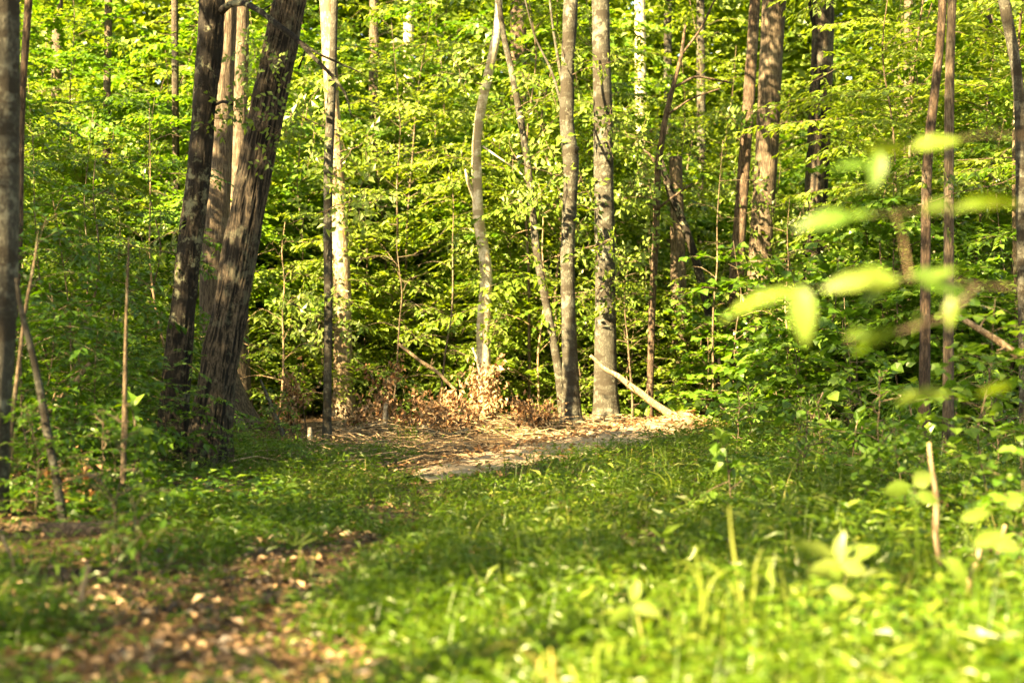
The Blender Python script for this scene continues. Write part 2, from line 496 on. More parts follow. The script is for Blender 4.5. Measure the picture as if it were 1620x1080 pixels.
tree_no = 0
def make_tree(label, Y, pts, bark, amp=0.01, fx=9, fz=2.0, flare=0.55, sides=20, rings=90, top=17.0, limbs=(), crown=(12.5, 0.85), name='forest_tree', group=None, ell=1.0):
    """pts: (px, py, width in px) from the lowest point seen to the highest, in the photograph"""
    global tree_no
    tree_no += 1
    P = [at(px, py, Y) for px, py, w in pts]
    R = [w / 2 / F_PX * Y for px, py, w in pts]
    if P[0][2] > P[-1][2]:
        P, R = P[::-1], R[::-1]
    gz = float(ground(P[0][0], P[0][1]))
    if P[0][2] > gz - 0.15:                              # carry the trunk down into the ground
        d = P[0] - P[1]; d = d / max(-d[2], 0.05)
        d = np.clip(d, -0.4, 0.4); d[2] = -1
        P.insert(0, P[0] + d * (P[0][2] - gz + 0.15)); R.insert(0, R[0] * 1.04)
    d = P[-1] - P[-2]; d = d / np.linalg.norm(d)
    h_seen = P[-1][2]
    if top > h_seen:                                     # and up past the frame, straightening
        for k in (0.5, 1.0):
            dd = np.array([d[0] * (1 - 0.5 * k), d[1], d[2]])
            P.append(P[-1] + dd / dd[2] * (top - h_seen) * 0.5); R.append(R[-1] * (0.75 if k == 0.5 else 0.4))
    base = np.array([P[0][0], P[0][1], gz])
    root = thing(name, label, 'tree', base.tolist(), group)
    PR = resample(np.c_[np.array(P) - base, R], rings)
    g = Geo()
    tube(g, PR[:, :3], PR[:, 3], sides, trunk_disp(amp, fx, fz, flare, tree_no))
    if crown and top > h_seen:                           # forks that carry the crown, above the frame
        r = np.random.default_rng(tree_no)
        cz = crown[0]
        for k in range(5):
            zt = h_seen + (top - h_seen) * (0.15 + 0.15 * k)
            i = int(np.argmin(np.abs(PR[:, 2] + gz - zt)))
            a = r.random() * 6.283
            q0 = PR[i, :3]; ln = 1.8 * crown[1]
            q = [q0, q0 + np.array([math.cos(a) * ln * 0.5, math.sin(a) * ln * 0.5, 0.7]), q0 + np.array([math.cos(a) * ln, math.sin(a) * ln, 1.6])]
            tube(g, resample(q, 7), np.linspace(PR[i, 3] * 0.5, 0.012, 7), 6)
    link('trunk', g.mesh('trunk', bark, True), root)
    for lp in limbs:
        g = Geo()
        q = np.array([np.r_[at(a, b, Y + dy) - base, w / 2 / F_PX * Y] for a, b, dy, w in lp])
        q = resample(q, 6 * len(q))
        tube(g, q[:, :3], q[:, 3], 7, lambda r, P, a, dirs: r * (0.85 + 0.3 * vnoise(dirs * 2 + P[:, None, :] * 9)))
        link('branch', g.mesh('branch', bark, True), root)
    if crown:
        cm = CROWNS[tree_no % 4]
        tp = PR[-1, :3]
        c = link('crown', cm, root, (tp[0], tp[1], crown[0] + gz - 0.5))
        c.rotation_euler = (0, 0, tree_no * 1.7); c.scale = (crown[1],) * 3
        c['kind'] = 'stuff'
    return root

O = M
make_tree('thick grey brown trunk cut off by the left edge, slightly out of focus', 8.6,
          [(-14, 760, 46), (-8, 600, 50), (0, 480, 54), (2, 300, 58), (0, 120, 62), (-2, -20, 64)], O['grey'], amp=0.008, crown=(9, 1.0))
make_tree('thin dark stem close beside the thick trunk at the left edge', 12.0,
          [(8, 700, 8), (22, 540, 8), (32, 380, 9), (33, 220, 10), (37, 120, 11), (47, -20, 12)], O['red'], amp=0.002, sides=10, rings=40, top=8, crown=(8, 0.6))
make_tree('dark lichen spotted trunk, the slimmer of the two crossing stems at the left', 13.6,
          [(272, 760, 60), (276, 640, 46), (290, 480, 38), (301, 380, 36), (316, 260, 36), (326, 130, 38), (334, 60, 40), (336, -20, 40)],
          O['oak_spotted'], amp=0.014, fx=44, fz=8, sides=110, rings=400, flare=0.5,
          limbs=[[(345, 22, 0, 14), (362, 7, -.2, 11), (388, 5, -.5, 9), (412, 18, -.7, 9), (440, 40, -.9, 9), (470, 62, -1.0, 8), (500, 95, -1.1, 6.5), (528, 122, -1.2, 5), (548, 150, -1.2, 3.5), (556, 185, -1.3, 2)],
                 [(470, 62, -1.0, 5), (500, 84, -1.0, 4), (532, 98, -1.0, 3), (575, 117, -1.0, 2)],
                 [(412, 18, -.7, 3), (430, 8, -.7, 2.5), (446, -14, -.7, 2)]])
make_tree('thick leaning trunk with deep ridged bark and two sunlit patches', 13.3,
          [(328, 765, 78), (333, 690, 66), (343, 600, 58), (362, 500, 54), (385, 370, 52), (405, 260, 52), (425, 160, 52), (445, 70, 50), (463, -20, 50)],
          O['oak'], amp=0.020, fx=52, fz=6.5, sides=160, rings=480, flare=0.35,
          limbs=[[(368, 165, 0, 6), (352, 160, .1, 5), (338, 168, .3, 4)], [(472, 110, 0, 4), (478, 95, 0, 3), (486, 70, 0, 2)]])
make_tree('broad pale brown trunk rising behind the two dark leaning stems', 20.5,
          [(372, 668, 60), (340, 560, 46), (338, 450, 44), (343, 330, 42), (348, 240, 38), (354, 120, 32), (360, -20, 30)], O['brown'], amp=0.015, fx=14, fz=2, sides=40, rings=120,
          limbs=[[(366, 160, 0, 5), (382, 154, 0, 4), (398, 150, 0, 3)]])
make_tree('grey brown trunk directly right of the broad pale brown trunk', 23.5,
          [(380, 662, 36), (378, 560, 32), (376, 400, 30), (377, 250, 28), (380, 120, 26), (382, -20, 24)], O['brown'], amp=0.012, fx=14, fz=2, sides=32, rings=100)
make_tree('tall trunk with a white sunlit top and flaky brown base', 24.0,
          [(545, 668, 34), (543, 560, 30), (541, 440, 27), (537, 330, 24), (530, 220, 22), (522, 110, 22), (517, -20, 25)], O['flaky'], amp=0.012, sides=32, rings=100)
make_tree('slender pale stem standing in front of the white topped trunk', 18.0,
          [(517, 715, 13), (518, 620, 13), (520, 480, 13), (518, 350, 14), (520, 240, 15), (526, 120, 13), (530, -20, 11)], O['grey'], amp=0.004, crown=None, sides=16, rings=80)
make_tree('white sunlit trunk with a leaning top at the centre of the view', 24.2,
          [(766, 612, 23), (764, 520, 21), (770, 440, 20), (766, 400, 19), (757, 350, 17), (755, 300, 16), (753, 230, 15), (759, 180, 15), (772, 120, 14), (785, 60, 13), (789, 20, 12), (789, -20, 11)], O['pale'], amp=0.006, sides=24, rings=160,
          limbs=[[(762, 345, 0, 9), (750, 312, 0, 8), (741, 290, -.1, 6), (736, 268, -.1, 3)], [(764, 232, 0, 3), (790, 250, -.3, 2.5), (820, 270, -.3, 2), (838, 290, -.3, 1.5)]])
make_tree('slim grey curved stem bowing left of the mottled trunks', 23.0,
          [(890, 640, 14), (884, 585, 14), (872, 520, 13), (860, 460, 13), (849, 400, 13), (842, 330, 12), (834, 250, 11), (822, 180, 10), (810, 115, 10), (796, 55, 9), (786, -20, 8)], O['grey'], amp=0.004, crown=None, sides=14, rings=110)
make_tree('mottled dark and grey trunk with a knotty bend next to the thick grey trunk', 21.4,
          [(904, 680, 30), (902, 580, 25), (898, 450, 22), (898, 380, 22), (903, 300, 21), (904, 250, 26), (896, 200, 23), (898, 110, 22), (904, -20, 22)], O['grey'], amp=0.012, fx=9, fz=4, sides=28, rings=130,
          limbs=[[(893, 150, 0, 6), (884, 100, .1, 5), (874, 40, .2, 4), (868, -20, .2, 4)], [(905, 245, 0, 9), (911, 238, -.1, 8), (914, 232, -.12, 6)],
                 [(890, 170, .1, 5), (872, 110, .4, 4), (846, 60, .5, 3), (828, -10, .5, 3)]])
make_tree('thickest straight grey lichen covered trunk right of centre', 22.6,
          [(960, 672, 42), (958, 600, 36), (958, 480, 32), (956, 340, 31), (954, 180, 30), (951, 60, 28), (950, -20, 28)], O['grey'], amp=0.006, sides=36, rings=140, flare=0.3)
make_tree('dark slim sapling with forked upper branches right of the thick grey trunk', 23.8,
          [(1029, 600, 11), (1032, 480, 11), (1038, 360, 11), (1041, 260, 11), (1052, 190, 9), (1064, 140, 8), (1078, 90, 6), (1084, 40, 4)], O['red'], amp=0.003, sides=12, rings=70, top=6, crown=None,
          limbs=[[(1040, 262, 0, 5), (1028, 245, 0, 4), (1012, 232, 0, 2.5)], [(1034, 335, 0, 5), (1060, 315, -.2, 4), (1096, 290, -.3, 2.5)],
                 [(1064, 140, 0, 5), (1100, 120, .2, 4), (1160, 132, .4, 2.5)], [(1055, 182, 0, 4), (1095, 155, -.2, 3), (1140, 140, -.4, 2)], [(1080, 85, 0, 4), (1110, 45, 0, 4), (1128, 5, .1, 3), (1150, -30, .1, 2)]])
make_tree('dark crooked stem with pale sunlit flecks leaning left', 24.6,
          [(1140, 620, 12), (1131, 540, 13), (1113, 460, 13), (1098, 400, 13), (1080, 350, 13), (1062, 310, 12), (1050, 270, 10)], O['oak_spotted'], amp=0.006, sides=12, rings=60, top=4.5, crown=None,
          limbs=[[(1113, 460, 0, 6), (1130, 470, 0, 4), (1146, 482, 0, 3)]])
make_tree('broken brown trunk behind the dark crooked stem', 26.5,
          [(1076, 600, 26), (1074, 480, 24), (1072, 380, 22), (1070, 300, 22), (1069, 248, 20)], O['brown'], amp=0.01, sides=20, rings=60, top=4, crown=None)
make_tree('slim reddish brown trunk leaning slightly right above the shrubs', 25.2,
          [(1158, 640, 28), (1160, 520, 25), (1167, 410, 23), (1173, 320, 20), (1180, 220, 19), (1188, 110, 18), (1196, -20, 17)], O['red'], amp=0.008, sides=24, rings=100)
make_tree('wide pale brown trunk just behind the slim reddish trunk', 27.0,
          [(1196, 620, 40), (1198, 500, 38), (1204, 380, 36), (1212, 260, 36), (1218, 130, 36), (1226, -20, 38)], O['brown'], amp=0.014, sides=30, rings=100)
make_tree('thick dark trunk with a glowing sunlit upper part', 26.6,
          [(1282, 640, 44), (1288, 420, 38), (1290, 320, 37), (1296, 220, 36), (1300, 110, 34), (1302, 40, 34), (1302, -20, 34)], O['oak'], amp=0.014, fx=14, sides=36, rings=110,
          limbs=[[(1296, 62, 0, 10), (1288, 40, -.1, 8), (1282, 15, -.1, 6), (1278, -20, -.1, 5)]])
make_tree('thin brown pole tree bending right at its top, left one of a pair', 13.8,
          [(1461, 745, 19), (1463, 600, 17), (1464, 450, 16), (1465, 300, 15), (1468, 235, 15), (1476, 170, 14), (1484, 100, 13), (1490, 50, 13), (1492, -20, 13)], O['red'], amp=0.003, crown=None, sides=16, rings=90)
make_tree('thin brown pole tree standing straight, right one of a pair', 14.4,
          [(1500, 745, 18), (1500, 600, 17), (1501, 420, 16), (1501, 260, 15), (1502, 130, 15), (1504, 60, 14), (1507, -20, 13)], O['brown'], amp=0.003, crown=None, sides=16, rings=90)
make_tree('curved grey stem running along the right edge', 15.0,
          [(1622, 640, 18), (1620, 500, 18), (1617, 380, 17), (1616, 260, 17), (1614, 160, 17), (1606, 90, 17), (1594, 35, 17), (1584, -20, 17)], O['grey'], amp=0.004, crown=None, sides=16, rings=80)
make_tree('curved pale thin stem at the lower left, slightly blurred', 8.4,
          [(98, 812, 12), (88, 750, 12), (76, 690, 13), (66, 630, 12), (56, 580, 11), (44, 530, 10), (33, 490, 8), (26, 440, 5)], O['grey'], amp=0.003, sides=10, rings=50, top=1.5, crown=None)
make_tree('straight dark sapling stem left of the leaning trunks', 9.6,
          [(194, 790, 9), (196, 700, 8), (198, 600, 7), (199, 520, 5), (202, 440, 4)], O['twig'], amp=0.002, sides=8, rings=30, top=1.9, crown=None)
make_tree('dark bent sapling stem near the left edge', 9.2,
          [(6, 800, 7), (14, 720, 7), (22, 640, 7), (32, 560, 6), (38, 500, 5), (52, 430, 4)], O['twig'], amp=0.002, sides=8, rings=30, top=1.9, crown=None)
for lab, Y, pts, mt in [
    ('dark far trunk showing behind the slim curved stem', 36.0, [(822, 620, 26), (822, 400, 26), (821, 200, 26), (820, -20, 26)], 'red'),
    ('pale far trunk catching light at the top, right of the thick grey trunk', 36.0, [(1016, 600, 18), (1015, 300, 18), (1012, -20, 17)], 'pale'),
    ('far greyish trunk high between the grey trunk and the slim dark sapling', 40.0, [(1058, 600, 14), (1056, 200, 13), (1057, -20, 12)], 'grey'),
    ('far slim trunk to the right of the glowing dark trunk', 34.0, [(1434, 600, 14), (1436, 200, 14), (1438, -20, 13)], 'brown'),
    ('far thin dark stem between the pole pair and the right edge', 30.0, [(1562, 560, 12), (1564, 200, 12), (1565, -20, 11)], 'oak'),
    ('far thin brown stem in the leaves left of the dark leaning stems', 27.0, [(170, 600, 12), (168, 240, 12), (172, -20, 11)], 'brown'),
    ('far dark stem just left of the slim lichen spotted trunk', 26.0, [(280, 520, 11), (278, 200, 11), (276, -20, 10)], 'oak'),
    ('pale far trunk in the leaves between white topped and central trunks', 38.0, [(650, 600, 18), (648, 300, 18), (646, -20, 16)], 'pale'),
    ('brownish far trunk between the white topped trunk and the centre', 34.0, [(592, 600, 16), (590, 240, 15), (592, -20, 14)], 'brown'),
    ('far grey trunk just left of the wide pale brown trunk', 37.0, [(1108, 620, 15), (1110, 300, 14), (1108, -20, 13)], 'grey'),
    ('far brown trunk high on the left among the leaves', 33.0, [(92, 600, 18), (88, 240, 17), (92, -20, 16)], 'brown')]:
    make_tree(lab, Y, pts, M[mt], amp=0.006, sides=14, rings=40)

# unseen tall trees, added outside the frame so that their crowns throw shade
DENSE = [crown_mesh('crown', 3.0, 2.2, 38, 74, 0.17, M['canopy'], 140 + i, sig=0.33) for i in range(4)]
shade_trees = [(-4.2, 0.6), (-4.4, 4.6), (-4.8, 8.8), (-8.4, -1.2), (-8.0, 2.6), (-8.3, 6.4), (-12.0, -3.4), (-11.8, 0.6), (-12.3, 4.4), (-12.0, 8.2), (-12.4, 12.4), (-15.8, 2.4), (-15.6, 6.6), (-16, 11), (0.6, -4.5), (4.6, -1.5), (5.0, 3.2), (4.9, 7.0), (7.5, 10.5), (8.5, 0.5), (9.0, 6.0), (9.5, 14.5), (11.5, 10), (3.2, -8), (9.8, 20.5), (12.5, 17)]
for k, (x, y) in enumerate(shade_trees):
    h, s = 12.6 + 1.6 * ((k * 7) % 5) / 4, 0.9 + 0.25 * ((k * 3) % 4) / 3
    if x > 0: s *= 1.35
    tree_no += 1
    root = thing('forest_tree', 'unseen tall grey tree added for its shade', 'tree', (x, y, float(ground(x, y))), 'unseen trees added for their shade')
    g = Geo()
    PR = resample(np.array([[0, 0, -.2, .19], [.1, 0, h * .5, .14], [0.2, .1, h, .06]]), 50)
    tube(g, PR[:, :3], PR[:, 3], 18, trunk_disp(0.012, 9, 2, 0.4, k))
    link('trunk', g.mesh('trunk', M['grey'], True), root)
    c = link('crown', DENSE[k % 4], root, (0.1, 0, h - 2)); c.scale = (s,) * 3; c.rotation_euler = (0, 0, k * 2.1); c['kind'] = 'stuff'

# ------------------------------------------------------------------ understory plants
def rot_about(v, k, a):
    c, s = np.cos(a)[:, None], np.sin(a)[:, None]
    return v * c + np.cross(k, v) * s + k * (np.sum(k * v, -1, keepdims=True)) * (1 - c)

def sapling_geo(h, spread, n_limb, leaf, seed, low=0.10, lobes=False, gap=0.055, wr=0.55, stem_r=None, twist=0.35):
    """stem with level limbs, flat sprays of twigs and leaves in layers"""
    r = np.random.default_rng(seed)
    wood, fol = Geo(), Geo()
    k = 8
    z = np.linspace(-0.1, h, k)
    wob = np.cumsum(r.normal(size=(k, 2)) * 0.06 * h / 3, 0)
    S = np.c_[wob - wob[0], z]
    sr = stem_r or (0.005 + 0.0032 * h)
    PR = resample(np.c_[S, np.linspace(sr, 0.004, k)], 22)
    tube(wood, PR[:, :3], PR[:, 3], 7)
    az = r.random() * 6.28
    for q in range(n_limb):
        t = low + (0.98 - low) * (q + r.random() * 0.7) / n_limb
        az += 2.4 + r.normal() * 0.4
        i = min(int(t * 21), 21)
        p0 = PR[i, :3]
        ln = spread * (1 - 0.62 * t) * (0.65 + 0.6 * r.random())
        d = np.array([math.cos(az), math.sin(az), 0])
        rise = 0.75 * r.random() - 0.05
        mid = p0 + d * ln * 0.5 + np.array([0, 0, ln * rise * 0.6]) + r.normal(size=3) * 0.04
        end = p0 + d * ln + np.array([0, 0, ln * rise * 0.5 - 0.10 * ln]) + r.normal(size=3) * 0.06
        m = max(6, int(ln / 0.14))
        Lp = resample([p0, mid, end], m)
        tube(wood, Lp, np.linspace(max(sr * 0.35 * (1 - 0.5 * t), 0.005), 0.002, m), 4, cap=False)
        T = norm(np.gradient(Lp, axis=0))
        roll = r.normal() * twist * 0.5
        up = norm(np.array([-math.sin(az) * roll, math.cos(az) * roll, 1.0]))
        for j in range(1, m):
            side = 1 if j % 2 else -1
            tl = ln * 0.46 * (1 - 0.6 * (j / m)) * (0.6 + 0.7 * r.random())
            ax = up[None]
            td = rot_about(T[j][None], ax, np.array([side * (0.75 + 0.35 * r.random())]))[0]
            nl = max(2, int(tl / gap))
            u = (np.arange(nl) + 0.6) / nl
            tp = Lp[j] + td[None] * (u * tl)[:, None] + np.array([0, 0, -0.12]) * (u ** 2 * tl)[:, None]
            tube(wood, np.stack([Lp[j], tp[-1]]), np.array([0.0025, 0.0012]), 3, cap=False)
            sgn = np.where(np.arange(nl) % 2, 1.0, -1.0)
            D = rot_about(np.repeat(td[None], nl, 0), np.repeat(up[None], nl, 0), sgn * (0.8 + 0.3 * r.normal(size=nl)))
            D[:, 2] += -0.17 + 0.13 * r.normal(size=nl)
            Nn = up[None] + twist * r.normal(size=(nl, 3))
            L = leaf * (0.65 + 0.55 * r.random(nl))
            leaves(fol, tp, D, Nn, L, L * wr, tint=np.clip(0.5 + 0.22 * r.normal(size=nl), 0, 1), lobes=lobes)
    return wood, fol

def make_sapling(name, label, cat, group, wood, fol, lmat, loc, rz=0.0, sc=1.0):
    root = thing(name, label, cat, loc, group)
    root.rotation_euler = (0, 0, rz); root.scale = (sc,) * 3
    link('stem', wood.mesh('stem', M['twig'], True), root)
    f = link('foliage', fol.mesh('foliage', lmat), root)
    f['kind'] = 'stuff'
    return root

GAPS = [(0, 'left edge trunk'), (285, 'lichen spotted trunk'), (385, 'ridged leaning trunk'), (520, 'slender pale stem'), (590, 'rust brown dead leaves'), (690, 'slanting pale stick'),
        (762, 'white central trunk'), (835, 'curved stem'), (900, 'knotty trunk'), (956, 'thick grey trunk'), (1035, 'slim sapling'), (1110, 'crooked stem'), (1175, 'reddish trunk'),
        (1295, 'glowing trunk'), (1380, 'hanging bright leaf'), (1463, 'left pole tree'), (1501, 'right pole tree'), (1614, 'right edge stem')]
ORD = ['first', 'second', 'third', 'fourth', 'fifth', 'sixth', 'seventh', 'eighth', 'ninth', 'tenth', 'eleventh', 'twelfth', 'thirteenth', 'fourteenth', 'fifteenth', 'sixteenth', 'seventeenth', 'eighteenth', 'nineteenth', 'twentieth']
def where(x, y):
    px = CX + x / y * F_PX
    if px < 0: return 'beyond the left edge trunk'
    for (a, ta), (b, tb) in zip(GAPS[:-1], GAPS[1:]):
        if a <= px < b: return 'between ' + ta + ' and ' + tb
    return 'beyond the right edge stem'
def plant_all(specs):
    """specs: (kind index, x, y, turn, scale, short words for its look, group, leaf material, name, category); like ones in one gap are told apart by their order"""
    by = {}
    for sp in specs:
        by.setdefault((sp[5], where(sp[1], sp[2])), []).append(sp)
    for (look, place), ss in by.items():
        ss.sort(key=lambda q: q[1] / q[2])
        for k, sp in enumerate(ss):
            lab = look + ' ' + place
            if len(ss) > 1:
                lab = ORD[min(k, 19)] + ' ' + look + ' from left, ' + place
            plant(sp[0], sp[1], sp[2], sp[3], sp[4], lab, sp[6], sp[7], sp[8], sp[9])

protos = {}
kinds = []
for i in range(6):
    kinds.append(('tall', sapling_geo([6.5, 7.5, 8.5, 7, 9, 6][i], [2.9, 3.3, 3.2, 2.8, 3.5, 3.0][i], [24, 27, 30, 24, 32, 23][i], (0.14, 0.115, 0.15, 0.12, 0.135, 0.16)[i], 300 + i, low=0.05, gap=0.05, twist=(0.18, 0.34, 0.22, 0.4, 0.3, 0.36)[i], lobes=i >= 4, wr=0.85 if i >= 4 else 0.55)))
for i in range(4):
    kinds.append(('high', sapling_geo([9, 8, 10, 8.5][i], [2.9, 2.6, 3.1, 2.8][i], [20, 18, 22, 19][i], 0.145, 360 + i, low=0.36, gap=0.05, twist=0.18)))
for i in range(4):
    kinds.append(('low', sapling_geo([2.2, 2.8, 3.4, 1.8][i], [1.5, 1.7, 1.8, 1.3][i], [20, 24, 26, 18][i], 0.135, 340 + i, low=0.05, gap=0.05, twist=0.2)))

def plant(ki, x, y, rz, sc, label, group, lmat, name, cat='tree'):
    key = (ki, lmat, name)
    loc = (x, y, float(ground(x, y)))
    if key not in protos:
        kd, (w, f) = kinds[ki]
        protos[key] = make_sapling(name, label, cat, group, w, f, M[lmat], loc, rz, sc)
        return protos[key]
    return dup(protos[key], loc, rz, sc, label, group)

r = np.random.default_rng(55)
def scatter(n, y0, y1, margin, mind, taken, ok=lambda x, y: True):
    out = []
    tries = 0
    while len(out) < n and tries < 20000:
        tries += 1
        y = math.sqrt(y0 ** 2 + (y1 ** 2 - y0 ** 2) * r.random())
        x = (r.random() * 2 - 1) * (0.36 * y + margin)
        if not ok(x, y): continue
        if all((x - a) ** 2 + (y - b) ** 2 > mind ** 2 for a, b in taken):
            taken.append((x, y)); out.append((x, y))
    return out

taken, specs = [], []
for x, y in scatter(120, 25.4, 40, 2.0, 1.25, taken, lambda x, y: y > 28.5 or all(abs(CX + x / y * F_PX - q) > 75 for q in (770, 1165, 1215, 1300))):
    sc = 0.8 + 0.45 * r.random()
    look = 'tall young beech' if sc > 1.02 else 'young beech'
    if r.random() < 0.33:
        look = look.replace('beech', 'maple')
        specs.append((4 + int(r.integers(0, 2)), x, y, r.random() * 6.28, sc, look, 'young maples behind the clearing', 'maple', 'young_maple', 'tree'))
    else:
        specs.append((int(r.integers(0, 4)), x, y, r.random() * 6.28, sc, look, 'young beeches behind the clearing', 'beech', 'young_beech', 'tree'))
taken2 = []
for x, y in scatter(95, 23.6, 33, 1.0, 0.85, taken2, lambda x, y: y > 24.9 or not 560 < CX + x / y * F_PX < 1130):
    specs.append((10 + int(r.integers(0, 4)), x, y, r.random() * 6.28, 0.8 + 0.5 * r.random(), 'low bushy sapling', 'low saplings behind the clearing', 'beech', 'beech_sapling', 'tree'))
high = []
for x, y in scatter(4, 18.5, 24.5, 0.5, 1.5, high, lambda x, y: CX + x / y * F_PX > 1400):
    specs.append((6 + int(r.integers(0, 4)), x, y, r.random() * 6.28, 0.85 + 0.25 * r.random(), 'high branched young beech', 'high branched young beeches among the trunks', 'beech', 'young_beech', 'tree'))
for px, y in ((838, 24.9), (1420, 21.5)):
    specs.append((6 + int(r.integers(0, 4)), (px - CX) / F_PX * y, y, r.random() * 6.28, 0.8 + 0.2 * r.random(), 'high branched young beech', 'high branched young beeches among the trunks', 'beech', 'young_beech', 'tree'))
fill = []
for x, y in scatter(16, 24.8, 27.2, 0.0, 0.55, fill, lambda x, y: 420 < CX + x / y * F_PX < 1010):
    specs.append((10 + int(r.integers(0, 4)), x, y, r.random() * 6.28, 0.55 + 0.4 * r.random(), 'small leafy sapling', 'low saplings behind the clearing', 'beech', 'beech_sapling', 'tree'))
side = []
for x, y in scatter(6, 15, 24, 1.5, 1.6, side, lambda x, y: x < -0.29 * y):
    specs.append((int(r.integers(0, 6)), x, y, r.random() * 6.28, 0.6 + 0.3 * r.random(), 'nearer leafy beech', 'young beeches on the near left', 'beech', 'young_beech', 'tree'))
for x, y in scatter(8, 17, 25, 1.0, 1.5, side, lambda x, y: x > 0.25 * y):
    specs.append((int(r.integers(0, 6)), x, y, r.random() * 6.28, 0.55 + 0.3 * r.random(), 'green young maple', 'young maples on the near right', 'maple', 'young_maple', 'tree'))

# broad-leaved shrubs, right of the dirt bank
BS = [sapling_geo([2.0, 2.7, 1.5][i], [1.1, 1.3, 1.0][i], [17, 22, 14][i], 0.16, 380 + i, low=0.1, lobes=True, gap=0.085, wr=0.9, twist=0.3) for i in range(3)]
kb = len(kinds)
kinds += [('shrub', b) for b in BS]
shr = []
for x, y in scatter(46, 17.5, 25, 0.5, 0.7, shr, lambda x, y: x > 0.185 * y if y < 22.8 else x > 0.135 * y):
    specs.append((kb + int(r.integers(0, 3)), x, y, r.random() * 6.28, 0.7 + 0.5 * r.random(), ('front' if y < 20.5 else 'rear') + ' broadleaf shrub', 'broad leaved shrubs right of the dirt bank', 'maple', 'maple_shrub', 'shrub'))
kw = len(kinds)
kinds += [('weed', sapling_geo([0.55, 0.75, 0.42][i], [0.34, 0.30, 0.36][i], [11, 14, 9][i], [0.075, 0.06, 0.10][i], 420 + i, low=0.15, stem_r=0.004, gap=0.035, wr=[0.5, 0.3, 0.75][i], twist=0.4)) for i in range(3)]
weeds = []
for x, y in scatter(44, 6.0, 18, 0.2, 0.45, weeds, lambda x, y: (CX + x / y * F_PX > 1150 + 120 * (y < 9)) or CX + x / y * F_PX < 265):
    q = CX + x / y * F_PX
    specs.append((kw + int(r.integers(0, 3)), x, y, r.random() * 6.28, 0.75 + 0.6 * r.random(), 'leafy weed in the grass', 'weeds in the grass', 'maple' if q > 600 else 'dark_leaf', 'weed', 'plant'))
for px, Y, sc in ((-60, 13.2, .5), (30, 14.4, .55), (110, 14.8, .5), (150, 16.4, .6), (215, 17.2, .5)):
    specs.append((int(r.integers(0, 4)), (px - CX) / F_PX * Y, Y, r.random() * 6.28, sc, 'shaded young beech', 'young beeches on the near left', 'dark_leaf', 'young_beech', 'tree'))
plant_all(specs)
for k, (px, Y, h) in enumerate([(440, 22.5, 3.2), (620, 23.6, 3.0), (690, 24.0, 4.2), (852, 24.5, 4.0), (1000, 23.4, 2.6), (1125, 23.0, 4.6), (1240, 21.0, 3.4), (1390, 20.5, 4.4), (150, 15.0, 3.2), (240, 17.0, 4.0)]):
    p = at(px, 600, Y); z = float(ground(p[0], Y))
    root = thing('dead_sapling', ('bare dead sapling with thin crooked twigs ' if k != 9 else 'taller bare dead sapling with thin crooked twigs ') + where(p[0], Y), 'tree', (p[0], Y, z), 'bare dead saplings')
    wd, _ = sapling_geo(h, 1.3, 9, 0.1, 700 + k, low=0.15, stem_r=0.022, twist=0.8)
    link('stem', wd.mesh('stem', M['twig'] if k % 3 else M['dead'], True), root)
# shaded saplings at the near left
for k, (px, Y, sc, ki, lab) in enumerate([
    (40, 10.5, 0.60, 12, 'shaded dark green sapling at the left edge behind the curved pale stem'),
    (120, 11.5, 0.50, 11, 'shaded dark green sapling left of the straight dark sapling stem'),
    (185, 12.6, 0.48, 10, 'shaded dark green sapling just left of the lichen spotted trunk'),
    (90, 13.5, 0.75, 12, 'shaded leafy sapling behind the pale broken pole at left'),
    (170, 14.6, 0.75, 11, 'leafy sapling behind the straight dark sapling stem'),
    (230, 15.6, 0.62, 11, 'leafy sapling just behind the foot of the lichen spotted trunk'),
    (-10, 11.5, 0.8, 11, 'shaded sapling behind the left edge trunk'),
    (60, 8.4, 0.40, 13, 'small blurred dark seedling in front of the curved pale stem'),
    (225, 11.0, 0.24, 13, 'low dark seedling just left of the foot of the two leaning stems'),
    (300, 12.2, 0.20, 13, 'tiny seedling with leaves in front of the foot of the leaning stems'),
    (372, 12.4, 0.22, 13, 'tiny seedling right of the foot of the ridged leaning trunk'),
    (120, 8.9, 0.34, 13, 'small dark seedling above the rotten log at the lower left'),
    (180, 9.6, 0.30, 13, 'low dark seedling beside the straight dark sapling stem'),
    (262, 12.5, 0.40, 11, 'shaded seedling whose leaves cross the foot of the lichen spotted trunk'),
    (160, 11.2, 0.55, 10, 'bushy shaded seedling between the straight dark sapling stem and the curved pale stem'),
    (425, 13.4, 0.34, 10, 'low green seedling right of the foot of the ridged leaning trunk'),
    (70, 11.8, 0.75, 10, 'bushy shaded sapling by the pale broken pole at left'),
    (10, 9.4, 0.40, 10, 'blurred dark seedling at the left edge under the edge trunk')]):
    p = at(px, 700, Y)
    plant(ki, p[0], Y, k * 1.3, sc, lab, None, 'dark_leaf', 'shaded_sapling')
for k, (px, Y, sc, lab) in enumerate([
    (1360, 12.5, 0.6, 'broad leaved seedling in the grass left of the pair of pole trees'),
    (1560, 9.5, 0.55, 'broad leaved seedling at the right edge of the grass'),
    (1610, 7.0, 0.42, 'blurred broad leaved seedling in the lower right corner'),
    (1420, 9.2, 0.36, 'small broad leaved seedling in front of the rotten stump')]):
    p = at(px, 700, Y)
    plant(kb + k % 3, p[0], Y, k * 1.9 + 0.4, sc, lab, None, 'maple', 'broadleaf_seedling', 'plant')

